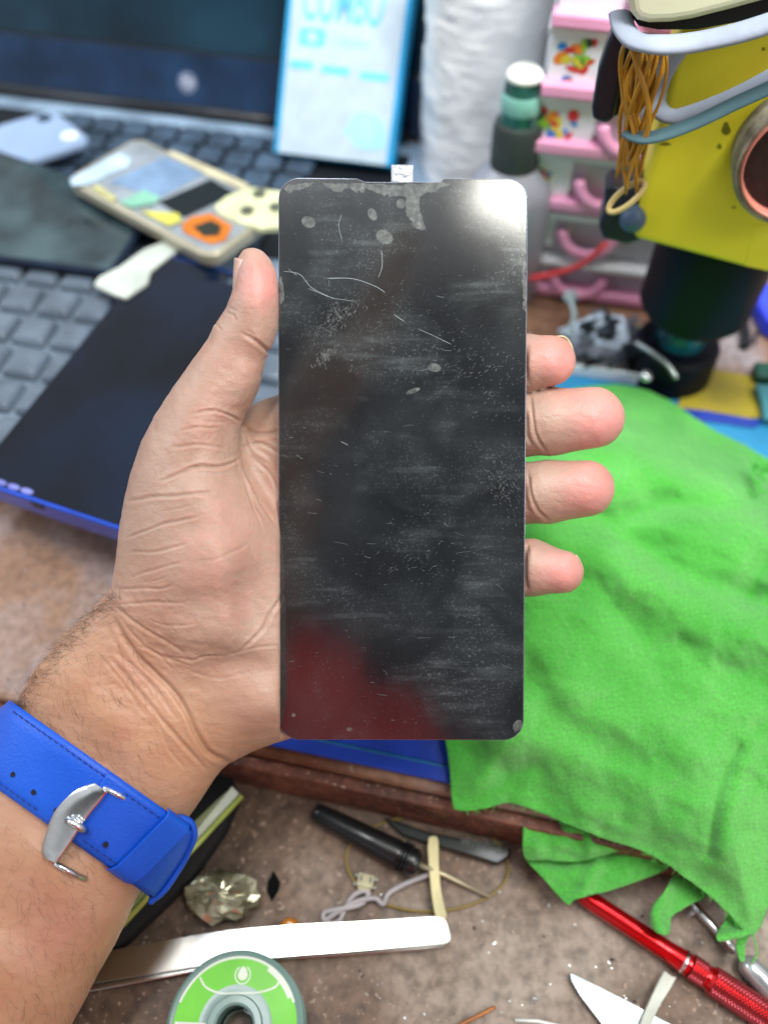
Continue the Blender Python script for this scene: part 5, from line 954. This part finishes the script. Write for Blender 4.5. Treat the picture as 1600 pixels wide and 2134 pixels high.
# blade with a splinter across
bl_m = M_('blade_steel', '#9aa2a4', .36, 1, var=.08, vscale=150, rvar=.08, bump=.15); bp_ = spline([(1187,2028,0),(1200,2032,0),(1260,2062,0),(1330,2098,0),(1420,2150,0),(1440,2200,0),(1350,2200,0),(1290,2180,0),(1250,2130,0),(1215,2085,0),(1190,2045,0)], 5)
mb = MB(); mb.prism([T(p.x, p.y, .35) for p in bp_], (0, 0, 1), .07); tag(mb.build('knife_blade', bl_m, bevel=.025), 'pointed steel knife blade at the bottom edge right of centre', 'blade')
mb = MB(); mb.prism([T(u, v, .55) for u, v in [(1384,2022),(1394,2030),(1400,2034),(1410,2036),(1396,2062),(1378,2090),(1362,2122),(1352,2150),(1328,2150),(1338,2118),(1356,2078),(1372,2044)]], (0, 0, 1), .18); tag(mb.build('pale_splinter', M_('pale_wood', '#c4c8bc', .5, var=.15, bump=.4), bevel=.05), 'pale grey wooden splinter lying over the knife blade', 'splinter')
# red screwdriver
rp0 = T(1208, 1862, .55); rp1 = T(1640, 2146, .62); ax = rp1-rp0; L = ax.length
def along(u, v): q_ = T(u, v, .58); return (q_-rp0).dot(ax)/L
redm = M_('red_anodised', '#d0141c', .2, .75, var=.08, vscale=20, coat=.4); kn = M_('knurl_base', '#c41a22', .3, .7, var=.1)
rs = thing('screwdriver', 'red anodised precision screwdriver with knurled grip at the lower right', 'screwdriver', tuple(T(1420, 2000, 0)))
n1 = along(1440, 2010); n2 = along(1475, 2035)
mb = MB(); mb.lathe(rp0, ax, [(.01, 0), (.30, .02), (.34, .3), (.36, n1-.9), (.40, n1-.35), (.41, n1-.3), (.41, n1-.05)], 32); mb.build('smooth_handle', redm, rs, smooth=True)
mb = MB(); mb.lathe(rp0, ax, [(.42, n1-.32), (.44, n1-.28), (.44, n1-.24), (.42, n1-.2)], 32); mb.build('ring', M_('silver_ring', '#e0c8c8', .2, 1), rs, smooth=True)
def knurl(h0, h1, r_):
    mb = MB(); NS = 44; NH = max(4, int((h1-h0)/.055)); xx = ax.orthogonal().normalized(); yy = ax.normalized().cross(xx); vs = []; fs = []; mi = []
    for j in range(NH+1):
        for i in range(NS):
            an = 2*math.pi*i/NS; bump_ = .028 if (i+j) % 2 else -.018; vs.append(rp0+ax.normalized()*(h0+(h1-h0)*j/NH)+(xx*math.cos(an)+yy*math.sin(an))*(r_+bump_))
    for j in range(NH):
        for i in range(NS): k = (i+1) % NS; q4 = (j*NS+i, j*NS+k, (j+1)*NS+k, (j+1)*NS+i); 
        
        for i in range(NS):
            k = (i+1) % NS; a4 = (j*NS+i, j*NS+k, (j+1)*NS+k, (j+1)*NS+i)
            fs += [(a4[0], a4[1], a4[2]), (a4[0], a4[2], a4[3])] if (i+j) % 2 == 0 else [(a4[1], a4[2], a4[3]), (a4[1], a4[3], a4[0])]
    mb.add(vs, fs); return mb
knurl(n1, n1+.5, .42).build('knurled_grip', M_('knurl', '#c9545a', .22, .9, var=.1), rs)
mb = MB(); mb.lathe(rp0, ax, [(.42, n1+.5), (.40, n1+.56), (.42, n1+.66), (.46, n1+.76), (.48, n1+.8)], 32); mb.build('groove', redm, rs, smooth=True)
knurl(n1+.8, n1+3.1, .50).build('knurled_grip', M_('knurl2', '#c9545a', .22, .9, var=.1), rs)
mb = MB(); mb.lathe(rp0, ax, [(.50, n1+3.1), (.45, n1+3.16), (.45, n1+3.4), (.50, n1+3.46)], 32); mb.build('groove', redm, rs, smooth=True)
knurl(n1+3.46, n1+4.6, .50).build('knurled_grip', M_('knurl3', '#c9545a', .22, .9, var=.1), rs)
mb = MB(); mb.lathe(rp0, -ax, [(.2, -.05), (.13, .15), (.12, 2.2)], 16); mb.build('shaft', steel, rs, smooth=True)
# silver screwdriver
s0 = T(1440, 1880, .5); s1 = T(1500, 1948, .5); s2 = T(1660, 2120, .55); ss = thing('screwdriver', 'thin silver screwdriver half under the green cloth beside the red one', 'screwdriver', tuple(T(1530, 1980, 0)))
ax = s1-s0; mb = MB(); mb.tube([s0-ax*.6, s1, s1+ax*.5], .17, 14); mb.build('shaft', steel, ss, smooth=True)
ax2 = s2-s1; mb = MB(); mb.tube([s1+ax2*x for x in (.30, .34, .42, .55, .8, 1)], [.2, .36, .42, .46, .46, .44], 20); mb.build('handle', M_('clear_handle', '#c9cfce', .15, .6, var=.15, coat=.6), ss, smooth=True)
# twig and debris
mb = MB(); mb.tube(spline([T(930, 2150, .1), T(980, 2125, .15), T(1010, 2110, .18), T(1032, 2098, .15)], 4), [.07]*12+[.05], 7); tag(mb.build('copper_sliver', M_('copper_sliver', '#a2683c', .45, .2, var=.2), smooth=True), 'short copper-brown sliver at the bottom edge of the tray', 'sliver')
mb = MB(); mb.tube([T(1072, 2126, .1), T(1120, 2128, .1), T(1175, 2140, .1)], .06, 6); tag(mb.build('white_sliver', M_('white_sliver', '#e6e8e4', .4), smooth=True), 'thin white sliver at the bottom edge left of the blade', 'sliver')
for (u, v) in ((1108, 2086), (1432, 1906)):
    mb = MB(); mb.tube([T(u, v, .15)+Vector((.09*math.cos(t), .05*t-.4 if False else .09*math.sin(t), .035*t)) for t in [k*.5 for k in range(40)]], .018, 5); tag(mb.build('tiny_spring', steel, smooth=True), 'tiny steel spring on the tray floor left of the blade' if u < 1200 else 'tiny steel spring beside the silver screwdriver shaft', 'spring')
db = MB(); random.seed(9)
for _ in range(330):
    u = random.uniform(380, 1600); v = random.uniform(1760, 2134); s_ = random.choice([.015, .02, .03, .05])*random.uniform(.6, 1.4); c = T(u, v, s_*.3); db.cur = random.choice([0, 0, 1, 2])
    R = Matrix.Rotation(random.uniform(0, 6.3), 3, 'Z'); db.box(c, (s_*random.uniform(.8, 2.4), s_, s_*.6), R)
for _ in range(160):
    u = random.uniform(-20, 420); v = random.uniform(1050, 1440); s_ = random.choice([.02, .03, .05]); db.cur = random.choice([0, 1, 2]); db.box(G(u, v, 3.01), (s_*2, s_, s_*.5), Matrix.Rotation(random.uniform(0, 6.3), 3, 'Z'))
tag(db.build('crumbs', [M_('crumb_pale', '#a3978a', .7), M_('crumb_dark', '#2c2420', .8), M_('crumb_solder', '#b8bcc0', .3, .8)]), 'pale and dark crumbs of dust and solder strewn over the bench and tray', 'debris', kind='stuff')
# ------------------------------------------------------------------ what the display mirrors: the photographer's red shirt, other hand and phone
mb = MB(); sh = [(-11,-25),(-12,30),(-13,50),(-11,52),(-6,49),(0,44.5),(4,40),(7,30),(8,10),(6,-25)]
NXs, NZs = 34, 30; k = len(sh); mb.prism([(x, -27-.01*(x+4)**2, z) for x, z in sh], (0, 1, 0), 3.0)
mb.build('shirt', M_('red_cotton', '#f03a2c', .9, var=.15, vscale=12, bump=.4), person, bevel=.8, bseg=3)
cp = thing('camera_phone', 'dark phone held up towards the display, seen only as its dark reflection', 'phone', (2.5, -2.0, CAMH-5))
fwd = Vector((0, CP, -SP)); upv = Vector((0, SP, CP)); CM = frame(C0-fwd*.35+Vector((2.4, 0, 0))-upv*4.4, (1, 0, 0), upv)
mb = MB(CM); mb.prism([(x, y, -.0) for x, y in rrect(7.6, 16.2, .9)], (0, 0, 1), -.85 if False else .01); mb.v = []; mb.f = []; mb.mi = []
mb.prism([(x, y, .85) for x, y in rrect(7.6, 15.6, .9)], (0, 0, 1), .85); mb.build('phone_body', M_('camera_phone_dark', '#101318', .4), cp, bevel=.15)
# fingers of the other hand over the top edge of that phone
fm = bpy.data.metaballs.new('t2') if False else None
mb = MB(CM)
for pts in ([(-10, 4, 2.0), (-7.0, 8.6, 1.0), (-4.4, 12.6, .3), (-2.4, 16.6, -.2), (-1.0, 20.4, 0)], [(-11, 2, 2.5), (-9, 7.0, 1.4), (-7.2, 10.4, .4), (-6.0, 13.6, .0)], [(-11, -8, 3), (-9.5, -4, 2.4), (-8.5, 1, 1.8), (-7.4, 4, 1.2)]):
    sp = spline(pts, 6); mb.tube(sp, [1.6-.5*i/len(sp) for i in range(len(sp))], 16)
hnd = mb.build('other_hand', M_('lit_skin', '#dcb79c', .5), person, smooth=True); md = hnd.modifiers.new('r', 'REMESH'); md.mode = 'VOXEL'; md.voxel_size = .0015; md.use_smooth_shade = True; md = hnd.modifiers.new('s', 'SMOOTH'); md.iterations = 8  # paler than the body's skin: light on the hand put into its colour
